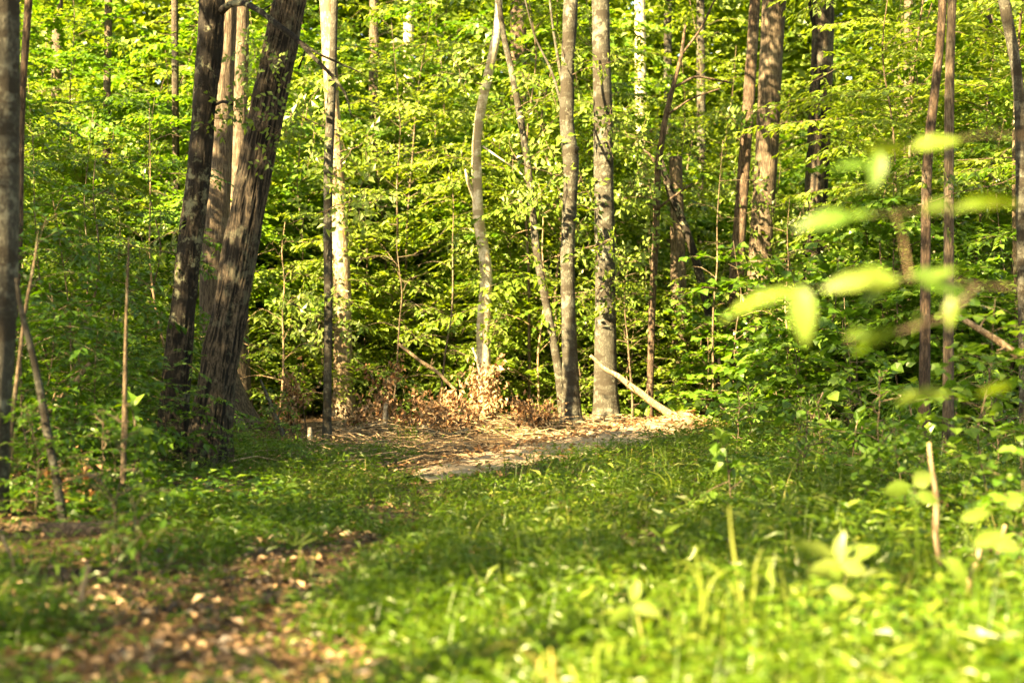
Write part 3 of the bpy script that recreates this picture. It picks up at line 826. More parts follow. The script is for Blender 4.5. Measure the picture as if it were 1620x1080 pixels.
# leafy side shoots growing straight from the trunks
def shoot_geo(ln, seed):
    w, f = sapling_geo(ln, ln * 0.55, 9, 0.12, seed, low=0.12, stem_r=0.009, twist=0.3, gap=0.05)
    return w.mesh('side_shoot', M['twig'], True), f.mesh('foliage', M['beech'])
SHOOTS = [shoot_geo(0.9 + 0.2 * i, 900 + i) for i in range(4)]
rs = np.random.default_rng(77)
for key, zs in [('thickest straight grey', (1.9, 3.3, 4.6)), ('mottled dark and grey', (2.6, 3.7, 5.2)), ('white sunlit trunk', (1.5, 2.7, 4.3, 5.6)), ('tall trunk with a white', (1.4, 2.3, 3.4, 4.4)), ('slender pale stem', (1.6, 2.9, 4.0)),
                ('slim grey curved', (2.0, 3.4, 5.0)), ('thick leaning trunk', (3.1, 3.7)), ('dark lichen spotted', (2.0, 3.3)), ('slim reddish', (2.4, 3.6, 5.0)), ('wide pale brown', (2.8, 4.2, 5.5)), ('thick dark trunk', (2.6, 3.4, 5.4)),
                ('broad pale brown trunk rising', (2.4, 3.6)), ('dark slim sapling', (2.6, 3.6, 4.6)), ('thin brown pole tree bending', (2.6,))]:
    tr = next(o for o in col.objects if o.type == 'EMPTY' and o.get('label', '').startswith(key))
    tk = next(c for c in tr.children if c.name.startswith('trunk'))
    co = np.zeros(len(tk.data.vertices) * 3); tk.data.vertices.foreach_get('co', co); co = co.reshape(-1, 3)
    for z in zs:
        m = np.abs(co[:, 2] - z) < 0.12
        c = co[m].mean(0)
        wm, fm = SHOOTS[int(rs.integers(0, 4))]
        a = rs.choice([-1.0, 1.0]) * (0.35 + 1.1 * rs.random()) - math.pi / 2     # mostly towards the open side
        o = link('side_shoot', wm, tr, c.tolist())
        o.rotation_euler = Vector((math.cos(a), math.sin(a), 0.22)).to_track_quat('Z', 'X').to_euler()
        sc = (0.75 + 0.4 * rs.random()) * (0.55 if key in ('thick leaning trunk', 'dark lichen spotted') else 1.0); o.scale = (sc,) * 3
        link('foliage', fm, o)['kind'] = 'stuff'

# the wood beyond, one mass of leaves
def woodland():
    rr = np.random.default_rng(9)
    g = Geo()
    n = 260000
    y = 41 + 26 * rr.random(n)
    x = (rr.random(n) * 2 - 1) * (0.36 * y + 8)
    z = ground(x, y) + 0.31 * (y + 8) * rr.random(n) ** 0.8
    keep = vnoise(np.stack([x * .4, y * .4, z * .7], -1), 5) + 0.2 * rr.random(n) > 0.44
    x, y, z = x[keep], y[keep], z[keep]; n = len(x)
    a = rr.random(n) * 6.283
    D = np.stack([np.cos(a), np.sin(a), -0.2 + 0.3 * rr.normal(size=n)], -1)
    Nn = np.array([0, -0.2, 1.0]) + 0.5 * rr.normal(size=(n, 3))
    L = (0.20 + 0.30 * rr.random(n)) * (1 + (y - 41) / 26 * 0.9)
    leaves(g, np.stack([x, y, z], -1), D, Nn, L, L * 0.6)
    tag(link('far_woodland', g.mesh('far_woodland', M['canopy'])), 'deep mass of leaves closing the view behind the young trees', 'woodland', kind='stuff')
woodland()

# ------------------------------------------------------------------ ground cover
def to_px(x, y):
    return CX + x / y * F_PX, HORIZ + (CAM_Z - ground(x, y)) / y * F_PX

BARE = [(330, 1030, 230, 75), (480, 930, 90, 60), (535, 885, 55, 35), (180, 950, 170, 50), (60, 840, 160, 45), (680, 745, 80, 30), (780, 722, 140, 26),
        (900, 705, 110, 24), (1000, 682, 80, 18), (100, 780, 190, 45), (1030, 870, 60, 26), (560, 700, 120, 22), (1440, 800, 60, 26), (300, 780, 120, 25), (570, 865, 75, 32), (615, 822, 60, 24), (655, 785, 55, 18), (400, 1070, 220, 50), (1560, 900, 90, 50)]
def bare(x, y):
    px, py = to_px(x, y)
    b = np.zeros_like(px)
    for cx, cy, rx, ry in BARE:
        b = np.maximum(b, np.exp(-((px - cx) / rx) ** 2 - ((py - cy) / ry) ** 2))
    left = np.clip((700 - px) / 350, 0, 1) * np.clip((py - 800) / 120, 0, 1)
    return b * 0.8 + 0.22 * left + 0.85 * (noise2(x, y, 1.6, 21) - 0.5) + 0.5 * (noise2(x, y, 5.0, 29) - 0.5)

def field(n, y0, y1, margin, rr):
    u = rr.random(n)
    y = y0 * (y1 / y0) ** (u ** 0.8)
    x = (rr.random(n) * 2 - 1) * (0.37 * y + margin)
    return x, y

def grow_grass():
    rr = np.random.default_rng(31)
    x, y = field(62000, 2.7, 26, 0.5, rr)
    b = bare(x, y)
    px, py = to_px(x, y)
    edge = np.where(px < 620, 700, np.where(px < 1080, 660, 640))
    dirt = (y > 12) & (px > 625 + 60 * noise2(x, y, 1.5, 41)) & (x < -0.75 + (y - 12) * 0.39 + 0.7 * (noise2(x, y, 1.2, 42) - 0.5)) 
    keep = (rr.random(len(x)) > np.clip(b * 1.9 - 0.25, 0, 0.93)) & (py > edge) & ~(dirt & (rr.random(len(x)) > 0.06))
    x, y, b = x[keep], y[keep], b[keep]
    tall = 0.35 + 1.0 * noise2(x, y, 0.9, 22) * (1 - np.clip(b, 0, 1))
    h = (0.05 + 0.20 * rr.random(len(x))) * tall
    P = np.stack([x, y, ground(x, y) - 0.01], -1)
    g = Geo()
    patch = noise2(x, y, 0.7, 23)
    for k in range(4):                                    # stilt-grass: short lance leaves up a thin stem
        u = (k + rr.random(len(x))) / 4
        a = rr.random(len(x)) * 6.283
        q = P + np.stack([np.cos(a) * 0.03, np.sin(a) * 0.03, h * u], -1)
        D = np.stack([np.cos(a), np.sin(a), 0.45 + 0.4 * rr.normal(size=len(x))], -1)
        Nn = np.array([0, 0, 1.0]) + 0.4 * rr.normal(size=(len(x), 3))
        L = 0.045 + 0.045 * rr.random(len(x))
        leaves(g, q, D, Nn, L, L * 0.2, fold=0.1, droop=0.3, tint=np.clip(0.15 + 0.5 * patch + 0.18 * rr.normal(size=len(x)), 0, 0.9))
    s = rr.random(len(x)) < 0.55
    a = rr.random(s.sum()) * 6.283
    blades(g, P[s], np.stack([np.cos(a), np.sin(a), 0 * a], -1), h[s] * 1.25 + 0.03, np.full(s.sum(), 0.006), 0.4 + 1.0 * rr.random(s.sum()),
           tint=np.clip(0.1 + 0.5 * patch[s] + 0.25 * rr.normal(size=s.sum()), 0, 1))
    x, y = field(15000, 3.0, 22, 0.3, rr)
    px, py = to_px(x, y)
    lush = noise2(x, y, 1.4, 28) + 0.35 * np.clip((px - 900) / 500, -1, 1) - 0.25 * (px < 600)
    keep = (lush > 0.5 + 0.3 * (rr.random(len(x)) - 0.5)) & (bare(x, y) < 0.45) & ~((y > 12) & (px > 600) & (x < -0.6 + (y - 12) * 0.39))
    x, y, lush = x[keep], y[keep], lush[keep]; n = len(x)
    a = rr.random(n) * 6.283
    P = np.stack([x, y, ground(x, y) - 0.01], -1)
    blades(g, P, np.stack([np.cos(a), np.sin(a), 0 * a], -1), (0.12 + 0.28 * rr.random(n)) * (0.6 + 0.7 * lush), 0.004 + 0.006 * rr.random(n), 0.3 + 1.5 * rr.random(n),
           tint=np.where(rr.random(n) < 0.08, 1.0, np.clip(0.45 + 0.3 * rr.normal(size=n), 0, 0.93)), seg=5)
    for k in range(3):                                    # leaves up the taller weeds
        sel = rr.random(n) < 0.4
        a = rr.random(sel.sum()) * 6.283
        q = P[sel] + np.stack([0.03 * np.cos(a), 0.03 * np.sin(a), (0.08 + 0.2 * rr.random(sel.sum())) * lush[sel] * 1.2], -1)
        D = np.stack([np.cos(a), np.sin(a), 0.3 + 0.3 * rr.normal(size=len(a))], -1)
        L = 0.06 + 0.07 * rr.random(len(a))
        leaves(g, q, D, np.array([0, 0, 1.0]) + 0.4 * rr.normal(size=(len(a), 3)), L, L * (0.2 + 0.25 * rr.random()), fold=0.1, droop=0.35, tint=np.clip(0.45 + 0.25 * rr.normal(size=len(a)), 0, 0.92))
    o = link('grass', g.mesh('grass', M['grass']))
    tag(o, 'short green grass covering the clearing and the path edges', 'grass', kind='stuff')
grow_grass()

def ground_cover():
    rr = np.random.default_rng(33)
    x, y = field(9000, 3.2, 27, 0.5, rr)
    px, py = to_px(x, y)
    keep = ~((px < 230) & (y > 6.9) & (y < 8.3)) & (((px < 470) & (py < 860)) | (px > 1120) | (py < 680)) & (noise2(x, y, 0.8, 24) > 0.45 + 0.14 * (py > 790))
    x, y = x[keep], y[keep]
    g = Geo()
    for k in range(4):
        a = rr.random(len(x)) * 6.283
        hh = 0.06 + 0.22 * rr.random(len(x)) * noise2(x, y, 0.6, 25)
        q = np.stack([x + 0.05 * np.cos(a), y + 0.05 * np.sin(a), ground(x, y) + hh], -1)
        D = np.stack([np.cos(a), np.sin(a), 0.1 + 0.25 * rr.normal(size=len(x))], -1)
        Nn = np.array([0, 0, 1.0]) + 0.3 * rr.normal(size=(len(x), 3))
        L = 0.05 + 0.055 * rr.random(len(x))
        leaves(g, q, D, Nn, L, L * 0.6)
    tag(link('ground_cover', g.mesh('ground_cover', M['maple'])), 'low leafy ground cover among the grass and under the trees', 'ground cover', kind='stuff')
ground_cover()

def leaf_litter():
    rr = np.random.default_rng(35)
    x, y = field(80000, 2.8, 32, 1.0, rr)
    b = bare(x, y); px, py = to_px(x, y)
    keep = rr.random(len(x)) < np.where(py < 690, 0.75, 0.10 + 0.9 * np.clip(b, 0, 1)) * np.where(np.abs(x - (-0.9 + (y - 12.6) * .388)) < .6, .3, 1)
    x, y = x[keep], y[keep]; n = len(x)
    g = Geo()
    a = rr.random(n) * 6.283
    D = np.stack([np.cos(a), np.sin(a), 0.25 * rr.normal(size=n)], -1)
    Nn = np.array([0, 0, 1.0]) + 0.45 * rr.normal(size=(n, 3))
    L = 0.018 + 0.06 * rr.random(n) ** 2.0
    leaves(g, np.stack([x, y, ground(x, y) + 0.012 + 0.02 * rr.random(n)], -1), D, Nn, L, L * 0.6, fold=0.35, droop=-0.12, tint=rr.random(n) ** 2.3)
    tag(link('leaf_litter', g.mesh('leaf_litter', M['litter'])), 'dry brown fallen leaves over the bare soil of the path', 'leaf litter', kind='stuff')
leaf_litter()

def wood_chips():
    rr = np.random.default_rng(37)
    n = 1500
    t = rr.random(n) ** 0.75; s = rr.normal(size=n) * 0.33
    x = -0.9 + 3.65 * t - 0.93 * s; y = 12.6 + 9.4 * t + 0.36 * s
    g = Geo()
    a = rr.random(n) * 6.283
    D = np.stack([np.cos(a), np.sin(a), 0.35 * rr.normal(size=n)], -1)
    Nn = np.array([0, 0, 1.0]) + 0.5 * rr.normal(size=(n, 3))
    L = 0.03 + 0.11 * rr.random(n) ** 2
    leaves(g, np.stack([x, y, ground(x, y) + 0.05 + (0.05 + 0.12 * t) * np.exp(-(s / .35) ** 2)], -1), D, Nn, L, L * 0.4, fold=0.2, droop=0.05, tint=rr.random(n))
    tag(link('dry_debris', g.mesh('dry_debris', M['dead_leaf'])), 'dry twigs and bark scraps strewn over the pale dirt bank', 'debris', kind='stuff')
wood_chips()

def twig_litter():
    rr = np.random.default_rng(43)
    g = Geo()
    n = 1500
    y = 12.5 + 11 * rr.random(n) ** 0.6
    x = -2.6 + rr.random(n) * (1.6 + (y - 12) * .42)
    for k in range(n):
        a = rr.random() * 6.283; ln = 0.12 + 0.5 * rr.random() ** 2; h = 0.02 + 0.10 * rr.random() ** 3
        c = np.array([x[k], y[k], float(ground(x[k], y[k])) + h]); d = np.array([math.cos(a), math.sin(a), 0.12 * rr.normal()]) * ln * .5
        tube(g, np.array([c - d, c + np.array([0, 0, .02 * rr.normal()]) + rr.normal(size=3) * .015, c + d]), np.array([.006, .005, .002]) * (0.6 + rr.random()), 4, tint=rr.random(), cap=False)
    tag(link('twig_litter', g.mesh('twig_litter', M['dead'])), 'scattered dry twigs lying on the bare ground before the grey trunks', 'twigs', kind='stuff')
twig_litter()

# ------------------------------------------------------------------ fallen wood and sticks
def stick(name, label, cat, pts, Y, mat, sides=8, parts=(), group=None, dy=0.0, rough=0.5, rings=None):
    """pts: (px, py, width px[, extra depth])"""
    q = np.array([np.r_[at(p[0], p[1], Y + (p[3] if len(p) > 3 else 0)), p[2] / 2 / F_PX * Y] for p in pts])
    base = q[0, :3].copy()
    q[:, :3] -= base
    q = resample(q, rings or 8 * len(q))
    if rings is None:
        s_ = np.linspace(0, 1, len(q))[:, None]; ln = np.linalg.norm(q[-1, :3] - q[0, :3])
        q[:, :3] += ln * 0.013 * np.sin(s_ * np.array([[9., 7., 5.]]) + pts[0][0]) * np.sin(s_ * math.pi)
    root = thing(name, label, cat, base.tolist(), group)
    g = Geo()
    sd = random.randint(0, 999)
    tube(g, q[:, :3], q[:, 3], sides, lambda r_, P, a, dirs: r_ * (1 - rough / 2 + rough * vnoise(dirs * 2.2 + P[:, None, :] * 6, sd)))
    return root, g, base

def simple_stick(*a, part='wood', **k):
    root, g, base = stick(*a, **k)
    link(part, g.mesh(part, a[5], True), root)
    if a[2] in ('pole', 'branch'):                        # broken side twigs
        V = np.concatenate(g.v); rq = np.random.default_rng(int(a[3][0][0]))
        for _ in range(3):
            c = V[int(rq.integers(len(V) // 5, len(V) * 4 // 5))]
            d = norm(rq.normal(size=3) + np.array([0, -.2, .8])) * (0.08 + 0.14 * rq.random())
            g2 = Geo(); tube(g2, resample([c - d * .1, c + d * .5 + rq.normal(size=3) * .01, c + d], 6), np.linspace(.012, .004, 6), 6)
            link('branch_stub', g2.mesh('branch_stub', a[5], True), root)
    return root

simple_stick('dead_pole', 'dry pale pole leaning against the thick grey trunk and resting on the dirt bank', 'pole',
             [(1082, 678, 10), (1062, 659, 13), (1040, 642, 12), (1018, 622, 10), (1000, 611, 10), (975, 592, 9), (955, 582, 7), (934, 562, 5)], 21.4, M['dead'], part='pole', rough=0.5)
simple_stick('dead_branch', 'bare pale stick slanting down left of the white central trunk', 'branch',
             [(722, 618, 5), (690, 589, 5.5), (660, 567, 5), (630, 544, 4.5)], 22.5, M['dead'], part='branch')
simple_stick('dead_branch', 'curved grey branch lying on the ground before the heap of dead leaves', 'branch',
             [(668, 674, 8), (684, 684, 9), (704, 689, 9), (724, 686, 9), (742, 678, 8)], 18.8, M['grey'], part='branch')
simple_stick('dead_branch', 'thick pale dead branch slanting down at the right edge', 'branch',
             [(1632, 574, 14), (1590, 548, 13), (1550, 522, 12), (1510, 497, 9)], 10.5, M['dead'], part='branch')
simple_stick('dead_branch', 'thin upright white stick against the white central trunk', 'branch',
             [(762, 596, 5), (756, 574, 4), (748, 550, 3.5)], 22.0, M['pale'], part='branch')
simple_stick('dead_branch', 'pale broken pole leaning right behind the curved pale stem at left', 'branch',
             [(38, 726, 12), (62, 680, 11), (92, 632, 10), (118, 600, 8), (142, 574, 7)], 11.4, M['dead'], part='branch')
simple_stick('dead_branch', 'green tinged dry stem leaning left behind the leaning trunks', 'branch',
             [(448, 690, 8), (438, 660, 8), (424, 630, 6), (412, 600, 4)], 16.0, M['grey'], part='branch')
simple_stick('dead_stick', 'tall bleached upright stick in front of the pole trees, out of focus', 'stick',
             [(1490, 945, 10), (1484, 870, 10), (1481, 800, 9), (1473, 740, 8), (1470, 700, 5)], 6.6, M['dead'], part='stick')
simple_stick('dead_stick', 'slanting dry stick at the lower right beside the tall bleached stick', 'stick',
             [(1526, 965, 9), (1536, 915, 9), (1550, 868, 8)], 5.8, M['dead'], part='stick')
simple_stick('dead_stick', 'short dry stick leaning among blurred leaves at the right edge', 'stick',
             [(1572, 905, 8), (1582, 862, 8), (1590, 830, 6)], 6.4, M['dead'], part='stick')
simple_stick('dead_stick', 'blurred bare twig standing up from the leaf litter at lower left', 'stick',
             [(118, 1010, 14), (126, 970, 11), (132, 930, 9), (140, 895, 6)], 5.6, M['dead'], part='stick')
simple_stick('dead_stick', 'thin dark twig slanting at the left edge by the rotten log', 'stick',
             [(34, 930, 7), (18, 885, 6), (2, 845, 5)], 6.8, M['dead'], part='stick')
simple_stick('dead_stick', 'short white stub standing in the brown leaves right of the white topped trunk', 'stub',
             [(609, 674, 9), (610, 655, 8), (611, 638, 6)], 21.5, M['pale'], part='stub')
simple_stick('dead_stick', 'short pale stub at the foot of the slender pale stem', 'stub',
             [(490, 704, 9), (490, 690, 8), (489, 676, 7)], 17.6, M['pale'], part='stub')
simple_stick('dead_stick', 'greenish leaning stick in the brush behind the curved grey branch', 'stick',
             [(628, 676, 7), (634, 664, 7), (640, 650, 6)], 20.5, M['rot'], part='stick')
simple_stick('dead_stick', 'forked looking dry twig in the grass under the right shrubs', 'stick',
             [(1288, 662, 4), (1294, 640, 4), (1302, 620, 3)], 16.5, M['dead'], part='stick')

def fallen_log(label, pts, Y, mat, group=None, end_mat=None):
    root, g, base = stick('fallen_log', label, 'log', pts, Y, mat, sides=20, rough=0.5, rings=40)
    link('log_body', g.mesh('log_body', mat, True), root)
    return root
fallen_log('short mossy log lying across the dirt bank with a dark underside', [(752, 722, 13), (785, 716, 15), (820, 711, 17), (850, 708, 16), (876, 703, 12)], 19.0, M['rot'])
fallen_log('rotten blurred log at the lower left with a pale broken end', [(-40, 852, 46), (40, 850, 48), (110, 846, 44), (150, 842, 40), (182, 838, 32)], 8.2, M['rot'])
fallen_log('thin dark log on the ground under the mottled trunk', [(806, 694, 9), (850, 688, 10), (905, 684, 8)], 20.0, M['rot'])

def stump():
    p = at(1442, 790, 9.8); z = float(ground(p[0], 9.8))
    root = thing('rotten_stump', 'low rotten brown stump with curled bark left of the tall bleached stick', 'stump', (p[0], 9.8, z))
    g = Geo()
    tube(g, resample(np.array([[0, 0, -.1], [0.01, 0, .09], [.03, .0, .17]]), 10), np.linspace(.15, .09, 10), 22, trunk_disp(0.03, 16, 6, 0.2, 77))
    link('stump_wood', g.mesh('stump_wood', M['rot'], True), root)
    for k in range(7):
        g = Geo(); a = k * 0.9 + 3.3
        q = np.array([[math.cos(a) * .13, math.sin(a) * .13, .02], [math.cos(a) * .18, math.sin(a) * .18, .10], [math.cos(a) * .24, math.sin(a) * .24, .08], [math.cos(a) * .27, math.sin(a) * .27, .0]])
        q = resample(q, 8); t_ = np.array([-math.sin(a), math.cos(a), 0]) * 0.035
        V = np.concatenate([q - t_, q + t_, q + t_ * .9 + [0, 0, .012], q - t_ * .9 + [0, 0, .012]])
        n = len(q); F = []
        for i in range(n - 1):
            for s0, s1 in ((0, 1), (1, 2), (2, 3), (3, 0)):
                F.append([s0 * n + i, s1 * n + i, s1 * n + i + 1, s0 * n + i + 1])
        g.add(V, np.array(F), 0.3 + 0.1 * (k % 4))
        link('bark_strip', g.mesh('bark_strip', M['dead_leaf'], True), root)
stump()

# dry branches with dead brown leaves still on them
def dead_brush(label, px, py, Y, w, h, n_twig, per, seed, leaf=0.085, group=None, tint=(0.55, 0.25)):
    rr = np.random.default_rng(seed)
    p = at(px, py, Y); z = float(ground(p[0], Y))
    root = thing('dead_brush', label, 'brush', (p[0], Y, z), group)
    wd, fo = Geo(), Geo()
    for k in range(n_twig):
        a = rr.random() * 6.283
        e = np.array([math.cos(a) * w * (0.3 + 0.7 * rr.random()), math.sin(a) * w * 0.6, h * (0.25 + 0.75 * rr.random())])
        q = resample([np.array([rr.normal() * w * .25, rr.normal() * .1, -0.03]), e * np.array([.4, .4, .8]), e], 8)
        tube(wd, q, np.linspace(0.011, 0.003, 8), 5)
        i = rr.integers(2, 8, per)
        pos = q[i] + rr.normal(size=(per, 3)) * 0.055
        D = np.stack([rr.normal(size=per), rr.normal(size=per), -0.9 + 0.5 * rr.normal(size=per)], -1)
        Nn = rr.normal(size=(per, 3)) + np.array([0, -0.4, 0.3])
        L = leaf * (0.6 + 0.7 * rr.random(per))
        leaves(fo, pos, D, Nn, L, L * 0.55, fold=0.4, droop=0.25, tint=np.clip(tint[0] + tint[1] * rr.normal(size=per), 0, 1))
    link('twigs', wd.mesh('twigs', M['twig'], True), root)['kind'] = 'stuff'
    link('dead_foliage', fo.mesh('dead_foliage', M['dead_leaf']), root)['kind'] = 'stuff'
dead_brush('heap of pale dead leaves on twigs in front of the white central trunk', 762, 670, 21.2, 0.42, 0.95, 22, 34, 1, tint=(0.8, 0.25))
dead_brush('low pale leaf heap left of the main heap of dead leaves', 700, 672, 20.8, 0.6, 0.55, 18, 28, 2, tint=(0.75, 0.3))
dead_brush('low dry leaf heap behind the mossy log and mottled trunk', 826, 670, 22.6, 0.45, 0.36, 10, 16, 3, tint=(0.6, 0.3))
dead_brush('rust brown dead leaves on a branch right of the white topped trunk', 606, 660, 21.6, 0.42, 1.0, 12, 24, 4, tint=(0.45, 0.25))
dead_brush('rust brown dead leaves between leaning trunks and white topped trunk', 462, 660, 20.0, 0.6, 1.1, 13, 22, 5, tint=(0.55, 0.25))
dead_brush('brown withered leaves at the foot of the white topped trunk', 560, 668, 20.6, 0.45, 0.5, 10, 20, 6, tint=(0.5, 0.25))
dead_brush('orange brown dead leaves behind the curved pale stem at the lower left', 122, 780, 9.4, 0.2, 0.30, 11, 20, 7, tint=(0.45, 0.2))
dead_brush('small hanging brown leaves on the pale broken pole at the left', 108, 690, 12.4, 0.16, 0.75, 7, 12, 8, tint=(0.6, 0.2))
dead_brush('tangled heap of dry twigs left of the foot of the mottled trunk', 850, 678, 20.4, 0.55, 0.50, 30, 9, 19, tint=(0.4, 0.3))
dead_brush('twiggy heap with scattered pale leaves behind the curved grey branch', 720, 682, 19.4, 0.6, 0.42, 30, 10, 20, tint=(0.55, 0.3))
dead_brush('dry twiggy brush beside the curved grey branch', 650, 690, 19.6, 0.4, 0.32, 12, 12, 9, tint=(0.4, 0.3))

# ------------------------------------------------------------------ foreground plants
def big_leaf(base, tip, width, tilt, roll_sign=1, curl=0.22, seg=9):
    """a smooth single leaf between two points; tilt turns its blade away from the picture plane"""
    base = np.asarray(base); tip = np.asarray(tip)
    ax = tip - base; L = np.linalg.norm(ax); D = ax / L
    view = np.array([0, 1.0, 0])
    S0 = norm(np.cross(D, view)); Dp = norm(np.cross(S0, D))
    S = S0 * math.cos(tilt) + Dp * math.sin(tilt) * roll_sign
    N = np.cross(S, D)
    if N[2] < 0: N = -N
    u = np.linspace(0, 1, seg)
    prof = np.sin(np.pi * np.clip(u, 0, 1) ** 0.85) ** 0.8 * (1 - 0.25 * u)
    prof = prof / prof.max() * width / 2; prof[0] = 0.002; prof[-1] = 0.0005
    mid = base + D * (u * L)[:, None] - N * (curl * L * (u - 0.3) ** 2)[:, None]
    rows = []
    for s in (-1, -0.5, 0, 0.5, 1):
        rows.append(mid + S * (prof * s)[:, None] + N * (0.16 * abs(s) * prof)[:, None] + N * (0.004 * np.sin(u * 22 + s * 2) * abs(s))[:, None])
    V = np.stack(rows, 1).reshape(-1, 3)
    F = [[i * 5 + j, i * 5 + j + 1, (i + 1) * 5 + j + 1, (i + 1) * 5 + j] for i in range(seg - 1) for j in range(4)]
    return V, np.array(F)

def foreground_branch():
    Y0 = 2.9
    b0 = at(1760, 560, Y0); gz = float(ground(b0[0], Y0))
    root = thing('leafy_sapling', 'blurred young sapling reaching large glowing leaves in from the right edge', 'sapling', (b0[0], Y0, gz))
    org = np.array([b0[0], Y0, gz])
    def br(name, pts, w0, w1, mat):
        g = Geo()
        q = np.array([at(px, py, Y) - org for px, py, Y in pts])
        q = resample(q, 6 * len(q))
        tube(g, q, np.linspace(w0, w1, len(q)), 7)
        return link(name, g.mesh(name, mat, True), root)
    top = at(1740, 100, Y0) - org
    g = Geo(); q = resample([np.array([0, 0, -.1]), np.array([.02, .02, top[2] * .5]), top], 24)
    tube(g, q, np.linspace(.014, .004, 24), 9)
    link('stem', g.mesh('stem', M['twig'], True), root)
    br('branch', [(1752, 500, Y0), (1640, 455, 2.9), (1545, 452, 2.9), (1470, 438, 2.9), (1400, 440, 2.85), (1330, 455, 2.8), (1255, 460, 2.75)], .0019, .0009, M['twig'])
    br('branch', [(1748, 380, Y0), (1660, 330, 3.0), (1600, 322, 3.0), (1500, 328, 2.95), (1400, 338, 2.9), (1340, 345, 2.9)], .0017, .0009, M['twig'])
    br('branch', [(1744, 260, Y0), (1640, 215, 3.0), (1540, 214, 3.0), (1450, 232, 3.0), (1370, 240, 2.95)], .0017, .0009, M['twig'])
    br('branch', [(1545, 452, 2.9), (1500, 500, 2.9), (1420, 525, 2.9), (1340, 540, 2.9)], .003, .001, M['twig'])
    br('dead_twig', [(1416, 339, 2.92), (1428, 372, 2.94), (1434, 410, 2.94), (1440, 444, 2.9)], .0015, .0013, M['dead'])
    lv = [  # base, tip, apparent width px, real aspect, Y, tint
        (1368, 238, 1455, 228, 26, 2.95, .6), (1440, 234, 1532, 214, 30, 3.0, .7), (1392, 240, 1380, 306, 36, 2.95, .1), (1372, 262, 1312, 262, 16, 3.0, .25),
        (1500, 322, 1448, 336, 30, 2.95, .25), (1510, 326, 1628, 312, 24, 3.0, .6), (1560, 322, 1500, 330, 16, 2.98, .5),
        (1345, 340, 1248, 358, 40, 2.9, .2), (1340, 342, 1388, 336, 14, 2.9, .45),
        (1262, 458, 1124, 498, 24, 2.75, .75), (1266, 452, 1276, 560, 52, 2.72, 1.0), (1378, 440, 1292, 456, 38, 2.82, .9), (1350, 436, 1432, 446, 48, 2.84, 1.0),
        (1400, 446, 1360, 490, 30, 2.86, .1), (1440, 432, 1546, 466, 44, 2.9, .05), (1470, 440, 1520, 420, 18, 2.9, .4),
        (1506, 470, 1500, 524, 20, 2.9, .8), (1452, 494, 1446, 524, 14, 2.9, .8), (1420, 524, 1326, 560, 32, 2.9, .45), (1340, 530, 1424, 528, 20, 2.9, .7),
        (1456, 622, 1408, 640, 22, 3.2, .9), (1452, 618, 1506, 624, 26, 3.2, .9), (1600, 610, 1530, 622, 20, 3.2, .5)]
    for bx, by, tx, ty, w, Y, t in lv:
        B = at(bx, by, Y) - org; T = at(tx, ty, Y + random.uniform(-.02, .02)) - org
        L = np.linalg.norm(T - B); aw = w / F_PX * Y
        aw *= 0.74; t *= 0.55; T = B + (T - B) * 0.88; L *= 0.88; W = max(aw * 1.02, L * 0.40)
        V, F = big_leaf(B, T, W, math.acos(min(aw / W, 1)), random.choice((-1, 1)))
        g = Geo(); g.add(V, F, t)
        link('leaf', g.mesh('leaf', M['near_leaf'], True), root)
    link_t = Geo()
    return root
foreground_branch()

def leafy_plant(label, px, py, Y, lv, mat='near_leaf', tint=.8):
    p = at(px, py, Y); z = float(ground(p[0], Y))
    root = thing('leafy_plant', label, 'plant', (p[0], Y, z))
    org = np.array([p[0], Y, z])
    g = Geo()
    for bx, by, tx, ty, w, dy in lv:
        q = resample([np.array([0, 0, -.02]), (at(bx, by, Y + dy) - org) * np.array([.4, .4, .7]), at(bx, by, Y + dy) - org], 8)
        tube(g, q, np.linspace(.004, .0015, 8), 5)
    link('stalk', g.mesh('stalk', M['grass'], True), root)
    for bx, by, tx, ty, w, dy in lv:
        B = at(bx, by, Y + dy) - org; T = at(tx, ty, Y + dy) - org
        L = np.linalg.norm(T - B); aw = w / F_PX * Y; W = max(aw * 1.02, L * .38)
        V, F = big_leaf(B, T, W, math.acos(min(aw / W, 1)), 1)
        g = Geo(); g.add(V, F, min(max(tint + random.uniform(-.15, .15), 0), 1))
        link('leaf', g.mesh('leaf', M[mat], True), root)
    return root
leafy_plant('blurred bright plant with large sunlit leaves in the grass at lower right', 1330, 960, 4.6,
            [(1320, 880, 1250, 852, 22, 0), (1325, 885, 1392, 862, 22, .05), (1322, 882, 1335, 838, 16, 0), (1330, 892, 1275, 902, 24, -.05), (1330, 890, 1372, 905, 26, -.08), (1318, 895, 1330, 915, 22, -.1), (1310, 930, 1355, 945, 20, -.1)], tint=.7)
leafy_plant('blurred green plant with wide leaves by the tall bleached stick', 1455, 900, 5.6,
            [(1440, 770, 1395, 778, 28, 0), (1445, 765, 1475, 748, 28, 0), (1450, 780, 1486, 795, 22, 0)], tint=.35)
leafy_plant('blurred plant with long pale leaves at the lower right corner', 1560, 990, 4.6,
            [(1500, 880, 1534, 930, 24, 0), (1540, 860, 1590, 840, 24, 0), (1560, 850, 1620, 870, 24, 0), (1590, 800, 1622, 782, 24, .1), (1520, 820, 1570, 808, 20, .1)], tint=.45)
leafy_plant('small blurred seedling with rounded leaves left of the tall grass stalks', 1010, 1010, 4.6,
            [(1000, 960, 960, 985, 22, 0), (1004, 956, 1046, 970, 20, 0), (1000, 950, 1010, 915, 18, 0)], tint=.6)

